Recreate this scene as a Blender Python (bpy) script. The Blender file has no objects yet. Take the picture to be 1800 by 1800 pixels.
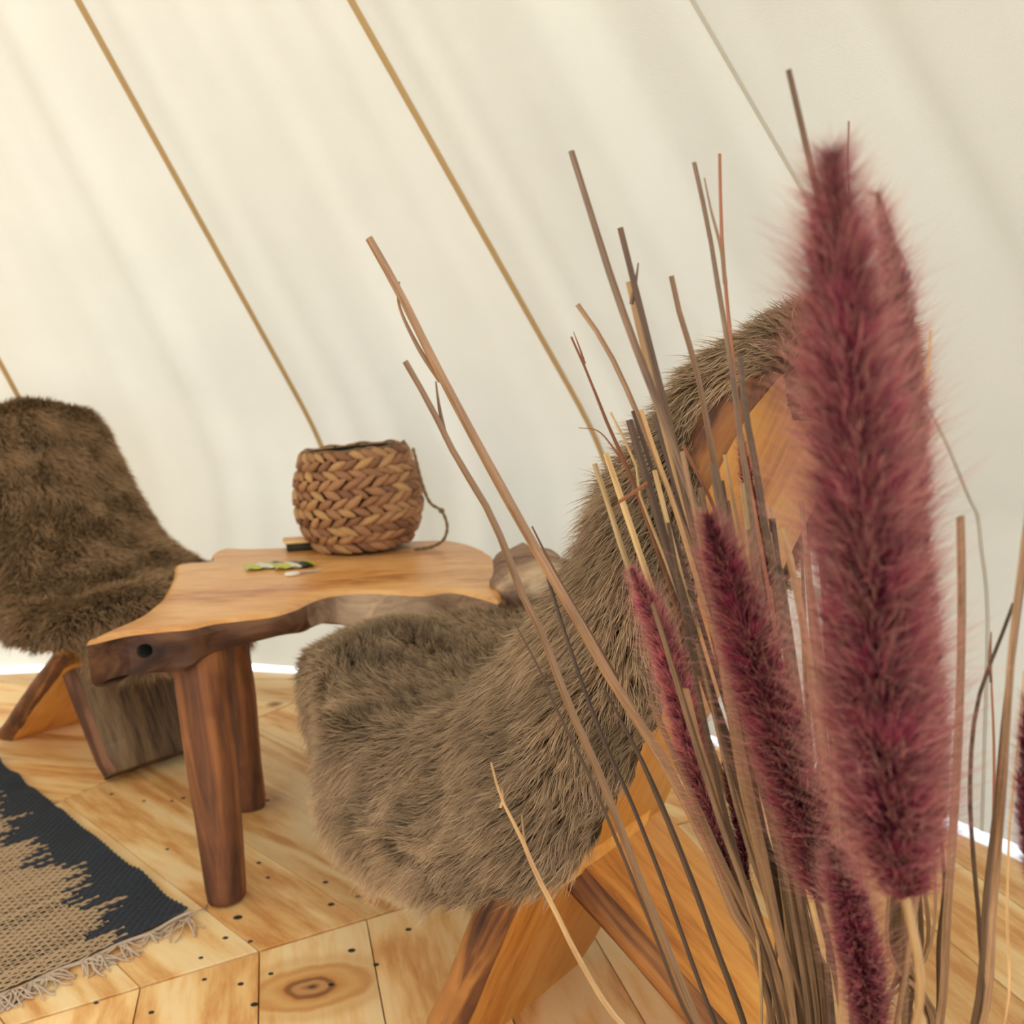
import bpy, bmesh, math, random
import numpy as np
from mathutils import Vector, Matrix

# ------------------------------------------------------------------ camera, world, sun, exposure
scene = bpy.context.scene
col = scene.collection
CAM_H, PITCH, ROLL, FPX = 0.81, math.radians(8.0), math.radians(2.0), 1766.0
_fw = np.array([0, math.cos(PITCH), -math.sin(PITCH)]); _rt = np.array([1.0, 0, 0]); _up = np.cross(_rt, _fw)
CR = math.cos(ROLL) * _rt - math.sin(ROLL) * _up
CU = math.sin(ROLL) * _rt + math.cos(ROLL) * _up
CO = np.array([0, 0, CAM_H])
cam_data = bpy.data.cameras.new('camera'); cam = bpy.data.objects.new('camera', cam_data); col.objects.link(cam)
m3 = Matrix((CR, CU, -_fw)).transposed()
cam.matrix_world = Matrix.Translation(Vector(CO)) @ m3.to_4x4()
cam_data.sensor_width = 36.0; cam_data.lens = 36.0 * FPX / 1800.0
cam_data.clip_start = 0.01; cam_data.clip_end = 200
cam_data.dof.use_dof = True; cam_data.dof.focus_distance = 0.82; cam_data.dof.aperture_fstop = 9.5
scene.camera = cam

world = bpy.data.worlds.new('world'); scene.world = world; world.use_nodes = True
wb = world.node_tree.nodes['Background']
wb.inputs['Color'].default_value = (0.86, 0.93, 1.0, 1); wb.inputs['Strength'].default_value = 1.75
sun_d = bpy.data.lights.new('sun', 'SUN'); sun = bpy.data.objects.new('sun', sun_d); col.objects.link(sun)
sun_d.energy = 5.5; sun_d.color = (1.0, 0.93, 0.82); sun_d.angle = math.radians(4)
SUN_AZ, SUN_EL = math.radians(142), math.radians(30)
_sd = Vector((math.cos(SUN_AZ) * math.cos(SUN_EL), math.sin(SUN_AZ) * math.cos(SUN_EL), math.sin(SUN_EL)))
sun.rotation_euler = _sd.to_track_quat('Z', 'Y').to_euler()
vs = scene.view_settings
vs.view_transform = 'Standard'; vs.look = 'None'; vs.exposure = 0.62; vs.gamma = 1.0; vs.use_curve_mapping = False
scene.cycles.max_bounces = 8; scene.cycles.diffuse_bounces = 4; scene.cycles.transmission_bounces = 6

rng = np.random.default_rng(7); random.seed(7)

# ------------------------------------------------------------------ helpers
def ray(x, y): return _fw + CR * (x - 900) / FPX + CU * (900 - y) / FPX
def at(x, y, Y): d = ray(x, y); return CO + d * (Y / d[1])          # a point at the distance Y
def at_z(x, y, z): d = ray(x, y); return CO + d * ((z - CAM_H) / d[2])  # a point at the height z

def tag(o, label=None, cat=None, group=None, kind=None):
    if label: o['label'] = label
    if cat: o['category'] = cat
    if group: o['group'] = group
    if kind: o['kind'] = kind
    return o
def empty(name, loc=(0, 0, 0), rz=0.0):
    o = bpy.data.objects.new(name, None); col.objects.link(o); o.location = loc; o.rotation_euler = (0, 0, rz)
    o.empty_display_size = 0.05
    return o
def link(name, me, mat=None, parent=None, smooth=True):
    o = bpy.data.objects.new(name, me); col.objects.link(o)
    if mat is not None and not me.materials: me.materials.append(mat)
    if parent: o.parent = parent
    if smooth: me.shade_smooth()
    return o
def mesh_np(name, V, F):
    me = bpy.data.meshes.new(name); me.from_pydata([tuple(map(float, v)) for v in V], [], [tuple(map(int, f)) for f in F]); me.update()
    return me
def catmull(P, n):
    P = np.asarray(P, float); k = len(P)
    if k == 2: t = np.linspace(0, 1, n)[:, None]; return P[0] * (1 - t) + P[1] * t
    d = np.r_[0, np.cumsum(np.maximum(1e-9, np.linalg.norm(np.diff(P, axis=0), axis=1)) ** 0.5)]
    Q = np.vstack([2 * P[0] - P[1], P, 2 * P[-1] - P[-2]])
    T = np.r_[-(d[1] - d[0]), d, 2 * d[-1] - d[-2]]
    out = []
    ts = np.linspace(0, d[-1], n)
    for t in ts:
        i = min(max(np.searchsorted(d, t, 'right') - 1, 0), k - 2)
        p0, p1, p2, p3 = Q[i:i + 4]; t0, t1, t2, t3 = T[i:i + 4]
        a1 = (t1 - t) / (t1 - t0) * p0 + (t - t0) / (t1 - t0) * p1
        a2 = (t2 - t) / (t2 - t1) * p1 + (t - t1) / (t2 - t1) * p2
        a3 = (t3 - t) / (t3 - t2) * p2 + (t - t2) / (t3 - t2) * p3
        b1 = (t2 - t) / (t2 - t0) * a1 + (t - t0) / (t2 - t0) * a2
        b2 = (t3 - t) / (t3 - t1) * a2 + (t - t1) / (t3 - t1) * a3
        out.append((t2 - t) / (t2 - t1) * b1 + (t - t1) / (t2 - t1) * b2)
    return np.array(out)
def resample(P, n):
    P = np.asarray(P, float); d = np.r_[0, np.cumsum(np.linalg.norm(np.diff(P, axis=0), axis=1))]
    t = np.linspace(0, d[-1], n)
    return np.stack([np.interp(t, d, P[:, i]) for i in range(P.shape[1])], 1)
def tube(path, rad, sides=6, flat=1.0, ref=(0, 1, 0), caps=True, twist=0.0):
    """Vertices and faces of a tube along path; rad per point; flat squashes it along the second axis."""
    path = np.asarray(path, float); n = len(path); rad = np.broadcast_to(np.asarray(rad, float), (n,))
    T = np.gradient(path, axis=0); T /= np.linalg.norm(T, axis=1)[:, None] + 1e-12
    ref = np.asarray(ref, float); V = []; F = []
    for i in range(n):
        s = np.cross(T[i], ref); s /= np.linalg.norm(s) + 1e-12; u = np.cross(s, T[i])
        for k in range(sides):
            a = 2 * math.pi * k / sides + twist * i
            V.append(path[i] + rad[i] * (math.cos(a) * s + flat * math.sin(a) * u))
    for i in range(n - 1):
        for k in range(sides):
            a = i * sides + k; b = i * sides + (k + 1) % sides
            F.append((a, b, b + sides, a + sides))
    if caps:
        F.append(tuple(range(sides))[::-1]); F.append(tuple((n - 1) * sides + k for k in range(sides)))
    return V, F
def join(parts):
    V = []; F = []
    for v, f in parts:
        b = len(V); V += list(v); F += [tuple(i + b for i in q) for q in f]
    return V, F
_G = rng.random((64, 64, 64))
def vnoise(P, seed=0):
    """Smooth value noise in -1..1 at the points P (n,3)."""
    P = np.asarray(P, float) + seed * 7.31
    i = np.floor(P).astype(int); f = P - i; f = f * f * (3 - 2 * f); r = 0
    for dx in (0, 1):
        for dy in (0, 1):
            for dz in (0, 1):
                w = (f[:, 0] if dx else 1 - f[:, 0]) * (f[:, 1] if dy else 1 - f[:, 1]) * (f[:, 2] if dz else 1 - f[:, 2])
                r = r + w * _G[(i[:, 0] + dx) % 64, (i[:, 1] + dy) % 64, (i[:, 2] + dz) % 64]
    return r * 2 - 1

# ------------------------------------------------------------------ materials
def srgb(r, g, b):
    f = lambda c: ((c / 255 + 0.055) / 1.055) ** 2.4 if c / 255 > 0.04045 else c / 255 / 12.92
    return (f(r), f(g), f(b), 1)
class NT:
    def __init__(s, name):
        s.m = bpy.data.materials.new(name); s.m.use_nodes = True; s.t = s.m.node_tree; s.n = s.t.nodes; s.l = s.t.links
        s.bsdf = s.n['Principled BSDF']; s.out = s.n['Material Output']
    def node(s, typ, **kw):
        n = s.n.new(typ)
        for k, v in kw.items():
            if k in n.inputs: n.inputs[k].default_value = v
            else: setattr(n, k, v)
        return n
    def link(s, a, b): s.l.new(a, b)
    def ramp(s, fac, stops):
        r = s.n.new('ShaderNodeValToRGB'); e = r.color_ramp.elements
        while len(e) < len(stops): e.new(0.5)
        for q, (p, c) in zip(e, stops): q.position = p; q.color = c
        s.link(fac, r.inputs[0]); return r
    def bump(s, fac, strength, dist=0.002):
        b = s.node('ShaderNodeBump', Strength=strength, Distance=dist); s.link(fac, b.inputs['Height']); s.link(b.outputs[0], s.bsdf.inputs['Normal']); return b
def plain(name, c, rough=0.6, **kw):
    t = NT(name); t.bsdf.inputs['Base Color'].default_value = c; t.bsdf.inputs['Roughness'].default_value = rough
    n = t.node('ShaderNodeTexNoise', Scale=60.0); t.bump(n.outputs[0], 0.15, 0.001)
    return t.m
def wood(name, light, mid, dark, scale=1.0, rough=0.45, stretch=9.0, rings=4.0, spots=0.0, knot=None, bump=0.25, spec=0.4):
    """Wood with the grain along the object's X axis; each object takes its own stretch of the tree."""
    t = NT(name)
    tc = t.node('ShaderNodeTexCoord'); oi = t.node('ShaderNodeObjectInfo')
    off = t.node('ShaderNodeVectorMath', operation='MULTIPLY_ADD')
    cmb = t.node('ShaderNodeCombineXYZ'); t.link(oi.outputs['Random'], cmb.inputs[0]); t.link(oi.outputs['Random'], cmb.inputs[1]); t.link(oi.outputs['Random'], cmb.inputs[2])
    t.link(cmb.outputs[0], off.inputs[0]); off.inputs[1].default_value = (37, 61, 13); t.link(tc.outputs['Object'], off.inputs[2])
    src = off.outputs[0]
    if knot:
        # the rings bend round a knot at the given place of this one board
        sub = t.node('ShaderNodeVectorMath', operation='SUBTRACT'); t.link(tc.outputs['Object'], sub.inputs[0]); sub.inputs[1].default_value = knot
        sc = t.node('ShaderNodeVectorMath', operation='MULTIPLY'); t.link(sub.outputs[0], sc.inputs[0]); sc.inputs[1].default_value = (1.0, 0.62, 0.0)
        nz = t.node('ShaderNodeTexNoise', Scale=22.0); t.link(tc.outputs['Object'], nz.inputs['Vector'])
        ln = t.node('ShaderNodeVectorMath', operation='LENGTH'); t.link(sc.outputs[0], ln.inputs[0])
        dist = t.node('ShaderNodeMath', operation='MULTIPLY_ADD'); t.link(nz.outputs[0], dist.inputs[0]); dist.inputs[1].default_value = 0.022; t.link(ln.outputs['Value'], dist.inputs[2])
        knot_d = dist.outputs[0]
    mp = t.node('ShaderNodeMapping'); mp.inputs['Scale'].default_value = (scale, scale * stretch, scale * stretch); t.link(src, mp.inputs[0])
    n1 = t.node('ShaderNodeTexNoise', Scale=0.9, Detail=3.0, Distortion=0.6); t.link(mp.outputs[0], n1.inputs['Vector'])
    mul = t.node('ShaderNodeMath', operation='MULTIPLY'); t.link(n1.outputs[0], mul.inputs[0]); mul.inputs[1].default_value = rings * 6.28
    sn = t.node('ShaderNodeMath', operation='SINE'); t.link(mul.outputs[0], sn.inputs[0])
    n2 = t.node('ShaderNodeTexNoise', Scale=9.0, Detail=6.0, Roughness=0.65); t.link(mp.outputs[0], n2.inputs['Vector'])
    mx = t.node('ShaderNodeMath', operation='MULTIPLY_ADD'); t.link(sn.outputs[0], mx.inputs[0]); mx.inputs[1].default_value = 0.16 if rings < 3 else 0.20; t.link(n2.outputs[0], mx.inputs[2])
    r = t.ramp(mx.outputs[0], [(0.22, dark), (0.46, mid), (0.72, light)])
    c = r.outputs[0]
    # each board a little lighter, darker or redder
    hsv = t.node('ShaderNodeHueSaturation'); t.link(c, hsv.inputs['Color'])
    mr = t.node('ShaderNodeMapRange'); t.link(oi.outputs['Random'], mr.inputs[0]); mr.inputs[3].default_value = 0.84; mr.inputs[4].default_value = 1.12
    t.link(mr.outputs[0], hsv.inputs['Value']); c = hsv.outputs[0]
    big = t.node('ShaderNodeTexNoise', Scale=3.0, Detail=2.0); t.link(src, big.inputs['Vector'])
    rb = t.ramp(big.outputs[0], [(0.42, (1, 1, 1, 1)), (0.75, (0.86, 0.66, 0.45, 1))])
    mm = t.node('ShaderNodeMix', data_type='RGBA', blend_type='MULTIPLY'); mm.inputs[0].default_value = 0.5
    t.link(c, mm.inputs[6]); t.link(rb.outputs[0], mm.inputs[7]); c = mm.outputs[2]
    if spots:
        vo = t.node('ShaderNodeTexVoronoi', Scale=spots); t.link(src, vo.inputs['Vector'])
        rs = t.ramp(vo.outputs['Distance'], [(0.05, (0.28, 0.14, 0.06, 1)), (0.14, (1, 1, 1, 1))])
        m2 = t.node('ShaderNodeMix', data_type='RGBA', blend_type='MULTIPLY'); m2.inputs[0].default_value = 1.0
        t.link(c, m2.inputs[6]); t.link(rs.outputs[0], m2.inputs[7]); c = m2.outputs[2]
    if knot:
        rk = t.ramp(knot_d, [(0.013, srgb(84, 44, 22)), (0.018, srgb(206, 150, 92)), (0.025, srgb(200, 140, 84)), (0.029, srgb(70, 32, 18)), (0.034, srgb(206, 138, 70)), (0.046, srgb(226, 176, 108)), (0.058, srgb(204, 132, 62)), (0.066, srgb(230, 184, 118)), (0.080, srgb(212, 148, 78)), (0.095, srgb(232, 190, 124))])
        mk = t.node('ShaderNodeMix', data_type='RGBA'); t.link(c, mk.inputs[6]); t.link(rk.outputs[0], mk.inputs[7])
        fk = t.ramp(knot_d, [(0.05, (1, 1, 1, 1)), (0.10, (0, 0, 0, 1))]); t.link(fk.outputs[0], mk.inputs[0]); c = mk.outputs[2]
    t.link(c, t.bsdf.inputs['Base Color'])
    t.bsdf.inputs['Roughness'].default_value = rough; t.bsdf.inputs['Specular IOR Level'].default_value = spec
    t.bump(mx.outputs[0], bump, 0.003)
    return t.m
def bark(name, a, b, c3, scale=1.0, rough=0.75, bump=0.8):
    """Peeled, weathered log surface: long streaks along X and blotches."""
    t = NT(name); tc = t.node('ShaderNodeTexCoord')
    mp = t.node('ShaderNodeMapping'); mp.inputs['Scale'].default_value = (3 * scale, 26 * scale, 26 * scale); t.link(tc.outputs['Object'], mp.inputs[0])
    n1 = t.node('ShaderNodeTexNoise', Scale=1.0, Detail=7.0, Roughness=0.6, Distortion=0.8); t.link(mp.outputs[0], n1.inputs['Vector'])
    r = t.ramp(n1.outputs[0], [(0.32, c3), (0.47, b), (0.62, a)])
    n2 = t.node('ShaderNodeTexNoise', Scale=9.0 * scale, Detail=3.0); t.link(tc.outputs['Object'], n2.inputs['Vector'])
    rb = t.ramp(n2.outputs[0], [(0.40, (0.45, 0.36, 0.3, 1)), (0.58, (1, 1, 1, 1))])
    mm = t.node('ShaderNodeMix', data_type='RGBA', blend_type='MULTIPLY'); mm.inputs[0].default_value = 0.75
    t.link(r.outputs[0], mm.inputs[6]); t.link(rb.outputs[0], mm.inputs[7]); t.link(mm.outputs[2], t.bsdf.inputs['Base Color'])
    t.bsdf.inputs['Roughness'].default_value = rough; t.bump(n1.outputs[0], bump, 0.006)
    return t.m
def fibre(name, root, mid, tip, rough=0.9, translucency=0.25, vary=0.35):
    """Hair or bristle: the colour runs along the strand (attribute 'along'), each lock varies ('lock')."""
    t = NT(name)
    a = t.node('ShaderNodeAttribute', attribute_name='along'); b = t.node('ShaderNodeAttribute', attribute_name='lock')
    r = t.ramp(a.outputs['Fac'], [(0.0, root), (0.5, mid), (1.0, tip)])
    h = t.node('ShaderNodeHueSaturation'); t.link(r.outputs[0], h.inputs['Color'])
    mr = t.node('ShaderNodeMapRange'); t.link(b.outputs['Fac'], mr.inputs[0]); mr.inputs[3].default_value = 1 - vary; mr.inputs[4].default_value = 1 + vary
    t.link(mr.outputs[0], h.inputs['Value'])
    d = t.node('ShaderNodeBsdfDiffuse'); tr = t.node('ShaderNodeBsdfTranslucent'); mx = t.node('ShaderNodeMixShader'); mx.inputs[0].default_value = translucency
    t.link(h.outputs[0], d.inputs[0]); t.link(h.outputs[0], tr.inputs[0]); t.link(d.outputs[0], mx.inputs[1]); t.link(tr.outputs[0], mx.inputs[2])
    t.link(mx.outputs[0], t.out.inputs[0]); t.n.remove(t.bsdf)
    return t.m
def canvas(name, c, trans, weave=True):
    t = NT(name); t.n.remove(t.bsdf)
    tc = t.node('ShaderNodeTexCoord')
    n = t.node('ShaderNodeTexNoise', Scale=3.0, Detail=4.0); t.link(tc.outputs['Object'], n.inputs['Vector'])
    lo = tuple(x * 0.93 for x in c[:3]) + (1,)
    r = t.ramp(n.outputs[0], [(0.3, lo), (0.7, c)])
    d = t.node('ShaderNodeBsdfDiffuse'); tr = t.node('ShaderNodeBsdfTranslucent'); mx = t.node('ShaderNodeMixShader'); mx.inputs[0].default_value = trans
    t.link(r.outputs[0], d.inputs[0]); t.link(r.outputs[0], tr.inputs[0])
    n2 = t.node('ShaderNodeTexNoise', Scale=420.0, Detail=2.0); t.link(tc.outputs['Object'], n2.inputs['Vector'])
    b = t.node('ShaderNodeBump', Strength=0.25, Distance=0.002); t.link(n2.outputs[0], b.inputs['Height'])
    t.link(b.outputs[0], d.inputs['Normal']); t.link(b.outputs[0], tr.inputs['Normal'])
    t.link(d.outputs[0], mx.inputs[1]); t.link(tr.outputs[0], mx.inputs[2]); t.link(mx.outputs[0], t.out.inputs[0])
    return t.m
def reed_mat(name, a, b):
    t = NT(name); at_ = t.node('ShaderNodeAttribute', attribute_name='grain'); oi = t.node('ShaderNodeObjectInfo')
    ad = t.node('ShaderNodeVectorMath', operation='ADD'); t.link(at_.outputs['Vector'], ad.inputs[0])
    cm = t.node('ShaderNodeCombineXYZ'); ml = t.node('ShaderNodeMath', operation='MULTIPLY'); t.link(oi.outputs['Random'], ml.inputs[0]); ml.inputs[1].default_value = 90.0
    t.link(ml.outputs[0], cm.inputs[2]); t.link(cm.outputs[0], ad.inputs[1])
    n = t.node('ShaderNodeTexNoise', Scale=1.0, Detail=5.0, Roughness=0.6); t.link(ad.outputs[0], n.inputs['Vector'])
    r = t.ramp(n.outputs[0], [(0.32, b), (0.62, a)])
    h = t.node('ShaderNodeHueSaturation'); t.link(r.outputs[0], h.inputs['Color'])
    mr = t.node('ShaderNodeMapRange'); t.link(oi.outputs['Random'], mr.inputs[0]); mr.inputs[3].default_value = 0.62; mr.inputs[4].default_value = 1.15
    t.link(mr.outputs[0], h.inputs['Value']); t.link(h.outputs[0], t.bsdf.inputs['Base Color']); t.bsdf.inputs['Roughness'].default_value = 0.5
    t.bump(n.outputs[0], 0.4, 0.001)
    return t.m
M = {}
M['canvas'] = canvas('cream_canvas', (0.67, 0.66, 0.585, 1), 0.165)
M['seam'] = canvas('tan_seam_tape', srgb(206, 176, 128), 0.3)
M['light_leak'] = plain('white_leak_sheet', (0.85, 0.87, 0.9, 1), 0.8)  # bright sheet added for the daylight under the hem
M['pine'] = wood('pine_board', srgb(252, 218, 160), srgb(243, 196, 128), srgb(218, 154, 86), scale=1.0, rough=0.5, rings=5.0, spots=5.0, stretch=6.0, bump=0.10)
M['subfloor'] = plain('dark_subfloor', srgb(70, 45, 24), 0.9)
M['chair_wood'] = wood('oiled_plank', srgb(220, 158, 76), srgb(206, 136, 56), srgb(160, 94, 34), scale=1.2, rough=0.42, rings=2.0, stretch=7.0, bump=0.15)
M['chair_bark'] = bark('oiled_live_edge', srgb(176, 116, 56), srgb(114, 67, 32), srgb(46, 25, 13))
M['grey_wood'] = wood('weathered_plank', srgb(140, 112, 78), srgb(112, 86, 56), srgb(64, 46, 30), scale=1.6, rough=0.6, rings=2.0, bump=0.2)
M['brown_bark'] = bark('brown_live_edge', srgb(140, 92, 60), srgb(98, 58, 34), srgb(52, 28, 16))
M['teak'] = wood('polished_root_slab', srgb(226, 172, 108), srgb(210, 148, 82), srgb(168, 104, 50), scale=1.6, rough=0.36, rings=2.2, stretch=2.6, bump=0.06, spec=0.5)
M['root'] = bark('grey_root_bark', srgb(198, 168, 132), srgb(156, 124, 98), srgb(84, 62, 58), scale=0.6)
M['root_dark'] = bark('dark_root_edge', srgb(120, 80, 48), srgb(86, 52, 30), srgb(40, 24, 16), scale=0.8)
M['leg_log'] = bark('peeled_log', srgb(160, 100, 54), srgb(114, 68, 36), srgb(52, 29, 16), scale=0.8)
M['hole'] = plain('drilled_hole', srgb(26, 26, 22), 0.9)
M['hide'] = plain('sheepskin_leather', srgb(84, 70, 50), 0.95)
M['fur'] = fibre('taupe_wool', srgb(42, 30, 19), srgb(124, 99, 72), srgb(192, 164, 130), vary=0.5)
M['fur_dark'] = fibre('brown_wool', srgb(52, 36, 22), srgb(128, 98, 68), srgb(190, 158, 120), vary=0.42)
M['weave'] = NT('hyacinth_strand')
def _weave():
    t = M['weave']; oi = t.node('ShaderNodeObjectInfo'); tc = t.node('ShaderNodeTexCoord')
    r = t.ramp(oi.outputs['Random'], [(0.0, srgb(134, 88, 58)), (0.35, srgb(170, 118, 78)), (0.7, srgb(190, 140, 94)), (1.0, srgb(208, 160, 100))])
    mp = t.node('ShaderNodeMapping'); mp.inputs['Scale'].default_value = (20, 160, 160); t.link(tc.outputs['Object'], mp.inputs[0])
    n = t.node('ShaderNodeTexNoise', Scale=1.0, Detail=4.0); t.link(mp.outputs[0], n.inputs['Vector'])
    rb = t.ramp(n.outputs[0], [(0.3, (0.5, 0.42, 0.4, 1)), (0.6, (1, 1, 1, 1))])
    mm = t.node('ShaderNodeMix', data_type='RGBA', blend_type='MULTIPLY'); mm.inputs[0].default_value = 0.7
    t.link(r.outputs[0], mm.inputs[6]); t.link(rb.outputs[0], mm.inputs[7]); t.link(mm.outputs[2], t.bsdf.inputs['Base Color'])
    t.bsdf.inputs['Roughness'].default_value = 0.6; t.bump(n.outputs[0], 0.5, 0.002)
    M['weave'] = t.m
_weave()
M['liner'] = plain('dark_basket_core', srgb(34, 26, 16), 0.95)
M['cord'] = plain('jute_cord', srgb(120, 92, 58), 0.9)
M['rug_black'] = plain('black_cotton', srgb(40, 44, 50), 0.8)
M['rug_jute'] = plain('jute_yarn', srgb(186, 154, 116), 0.95)
M['rug_gap_shade'] = plain('painted_gap_shade', srgb(22, 20, 18), 0.98)  # near-black, the shade between the yarns put into the colour
M['fringe'] = plain('pale_cotton_fringe', srgb(196, 172, 146), 0.95)
M['screw'] = plain('dark_screw', srgb(34, 26, 18), 0.6)
M['reed_mauve'] = reed_mat('mauve_brown_reed', srgb(160, 120, 82), srgb(92, 63, 40))
M['reed_tan'] = reed_mat('tan_reed', srgb(208, 166, 112), srgb(144, 104, 62))
M['reed_straw'] = reed_mat('straw_reed', srgb(220, 184, 124), srgb(166, 124, 72))
M['reed_dark'] = reed_mat('dark_brown_reed', srgb(104, 74, 48), srgb(50, 34, 22))
M['reed_rust'] = reed_mat('rust_reed', srgb(156, 92, 52), srgb(106, 60, 34))
M['plume'] = fibre('purple_bristle', srgb(96, 34, 52), srgb(158, 86, 96), srgb(224, 180, 156), translucency=0.5, vary=0.35)
M['spikelet'] = fibre('maroon_tuft', srgb(44, 8, 20), srgb(92, 26, 48), srgb(146, 66, 84), translucency=0.25, vary=0.8)
M['plume_pale'] = fibre('pale_pink_bristle', srgb(150, 76, 90), srgb(202, 132, 128), srgb(236, 196, 172), translucency=0.5, vary=0.3)
M['spikelet_pale'] = fibre('rose_tuft', srgb(104, 34, 56), srgb(156, 72, 94), srgb(204, 130, 132), translucency=0.3, vary=0.5)
M['plume_core'] = plain('maroon_spikelet', srgb(74, 16, 34), 0.9)
M['vase'] = plain('stone_vase', srgb(120, 110, 98), 0.7)
M['ground'] = plain('pale_gravel', (0.74, 0.73, 0.67, 1), 0.95)

# ------------------------------------------------------------------ tent
TC = np.array([-1.3, 0.45]); TR = 2.37; KNEE = 0.55; APEX = 3.3
def tent_r(z):
    r = np.where(z < KNEE, TR - 0.03 * (KNEE - z) * 0, TR * (APEX - z) / (APEX - KNEE))
    return r
def tent_point(az, z, push=0.0):
    r = tent_r(z)
    # the canvas is tight at the seams and hangs slightly inward and creased between them
    k = (np.degrees(az) - 9.0) / 20.0; ph = (k - np.floor(k))
    sag = -0.020 * np.sin(np.pi * ph) * np.clip(r / TR, 0.1, 1) * np.clip((z - 0.02) / 0.3, 0, 1)
    P = np.stack([az * 9.5 + z * 0.35, z * 0.55, az * 0 + 3.1], -1).reshape(-1, 3)
    w = vnoise(P * np.array([1.6, 1.0, 1]), 1).reshape(r.shape) * 0.034 + vnoise(P * np.array([3.6, 1.3, 1]), 2).reshape(r.shape) * 0.016
    env = np.sin(np.pi * ph) ** 0.5
    r = r + sag + w * env * np.clip(r / TR, 0.05, 1) + push
    # soften the knee
    r = r - 0.03 * np.exp(-((z - KNEE) / 0.10) ** 2)
    return np.stack([TC[0] + r * np.cos(az), TC[1] + r * np.sin(az), z], -1)
tent = tag(empty('wall_canvas', (TC[0], TC[1], 0)), 'cream canvas tent wall of tall tapering panels with tan seams', None, None, 'structure')
def grid_mesh(name, P):
    nu, nv = P.shape[:2]; V = P.reshape(-1, 3); F = []
    for i in range(nu - 1):
        for j in range(nv - 1):
            a = i * nv + j; F.append((a, a + 1, a + nv + 1, a + nv))
    return mesh_np(name, V, F)
Z_ALL = np.r_[np.linspace(0.014, KNEE - 0.12, 9), np.linspace(KNEE - 0.1, KNEE + 0.14, 10), np.linspace(KNEE + 0.18, APEX - 0.02, 64)]
Z_OPENING = np.linspace(2.1, APEX - 0.02, 40)
for k in range(18):
    a0 = math.radians(9 + 20 * k)
    light_opening = (9 + 20 * k) in (229, 249, 269, 289, 309, 329)  # wide opening added behind the camera so daylight reaches the furniture
    zz = Z_OPENING if light_opening else Z_ALL
    az = np.linspace(a0, a0 + math.radians(20), 41)
    A, Z = np.meshgrid(az, zz)
    P = tent_point(A, Z) - np.array([TC[0], TC[1], 0])
    p = link('canvas_panel', grid_mesh('canvas_panel', P), M['canvas'], tent)
    # the sewn seam: a narrow doubled tape on the inside of the joint
    hw = 0.0075 if 9 + 20 * k != 29 else 0.004
    zz2 = Z_OPENING if light_opening and (9 + 20 * k) > 229 else Z_ALL
    rr = np.maximum(tent_r(zz2), 0.05)
    S = np.stack([tent_point(a0 + d / rr, zz2, (-0.006 if hw > 0.005 else -0.0015) if abs(d) < hw * .99 else -0.001) for d in (-hw, -hw * 0.6, hw * 0.6, hw)], 1) - np.array([TC[0], TC[1], 0])
    link('seam', grid_mesh('seam', S), M['seam'] if 9 + 20 * k != 29 else M['canvas'], tent)
# white sheet added outside the canvas to show daylight leaking under the hem
def ring(r0, r1, z, n=120):
    V = []; F = []
    for i in range(n):
        a = 2 * math.pi * i / n; V += [(r0 * math.cos(a), r0 * math.sin(a), z), (r1 * math.cos(a), r1 * math.sin(a), z)]
        j = (i + 1) % n; F.append((2 * i, 2 * i + 1, 2 * j + 1, 2 * j))
    return V, F
V, F = ring(TR - 0.012, TR + 0.30, -0.003)
fl = link('daylight_strip_1', mesh_np('leak_sheet', V, F), M['light_leak']); fl.location = (TC[0], TC[1], 0)
tag(fl, 'added white sheet standing in for daylight leaking under the canvas hem', None, None, 'structure')
V, F = ring(0.01, 40, -0.16)
g = link('ground_outside', mesh_np('ground_outside', V, F), M['ground']); g.location = (TC[0], TC[1], 0)
tag(g, 'pale open ground around the tent', None, None, 'structure')

# ------------------------------------------------------------------ floor: twelve wedges of pine boards
FC = np.array([-1.68, 0.64])
V, F = [], []
nd = 96
for i in range(nd):
    a = 2 * math.pi * i / nd; V.append(((TR - 0.012) * math.cos(a), (TR - 0.012) * math.sin(a), -0.024))
for i in range(nd): V.append((V[i][0], V[i][1], -0.15))
F = [tuple(range(nd)), tuple(range(nd, 2 * nd))[::-1]] + [(i, i + nd, (i + 1) % nd + nd, (i + 1) % nd) for i in range(nd)]
floor = link('floor', mesh_np('floor', V, F), M['subfloor'], smooth=False); floor.location = (TC[0], TC[1], 0)
tag(floor, 'round tent floor of knotty pine boards laid in wedges', None, None, 'structure')
def clip(poly, n, d):
    """Keep the side n.p <= d of a convex polygon."""
    out = []
    for i in range(len(poly)):
        a, b = poly[i], poly[(i + 1) % len(poly)]; da, db = n @ a - d, n @ b - d
        if da <= 0: out.append(a)
        if da * db < 0: out.append(a + (b - a) * da / (da - db))
    return out
circle = [TC + (TR - 0.014) * np.array([math.cos(2 * math.pi * i / 90), math.sin(2 * math.pi * i / 90)]) for i in range(90)]
KNOT_PX = at_z(548, 1735, 0)
BW = 0.1565; BOFF = 1.266
GAP = 0.0009
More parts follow.
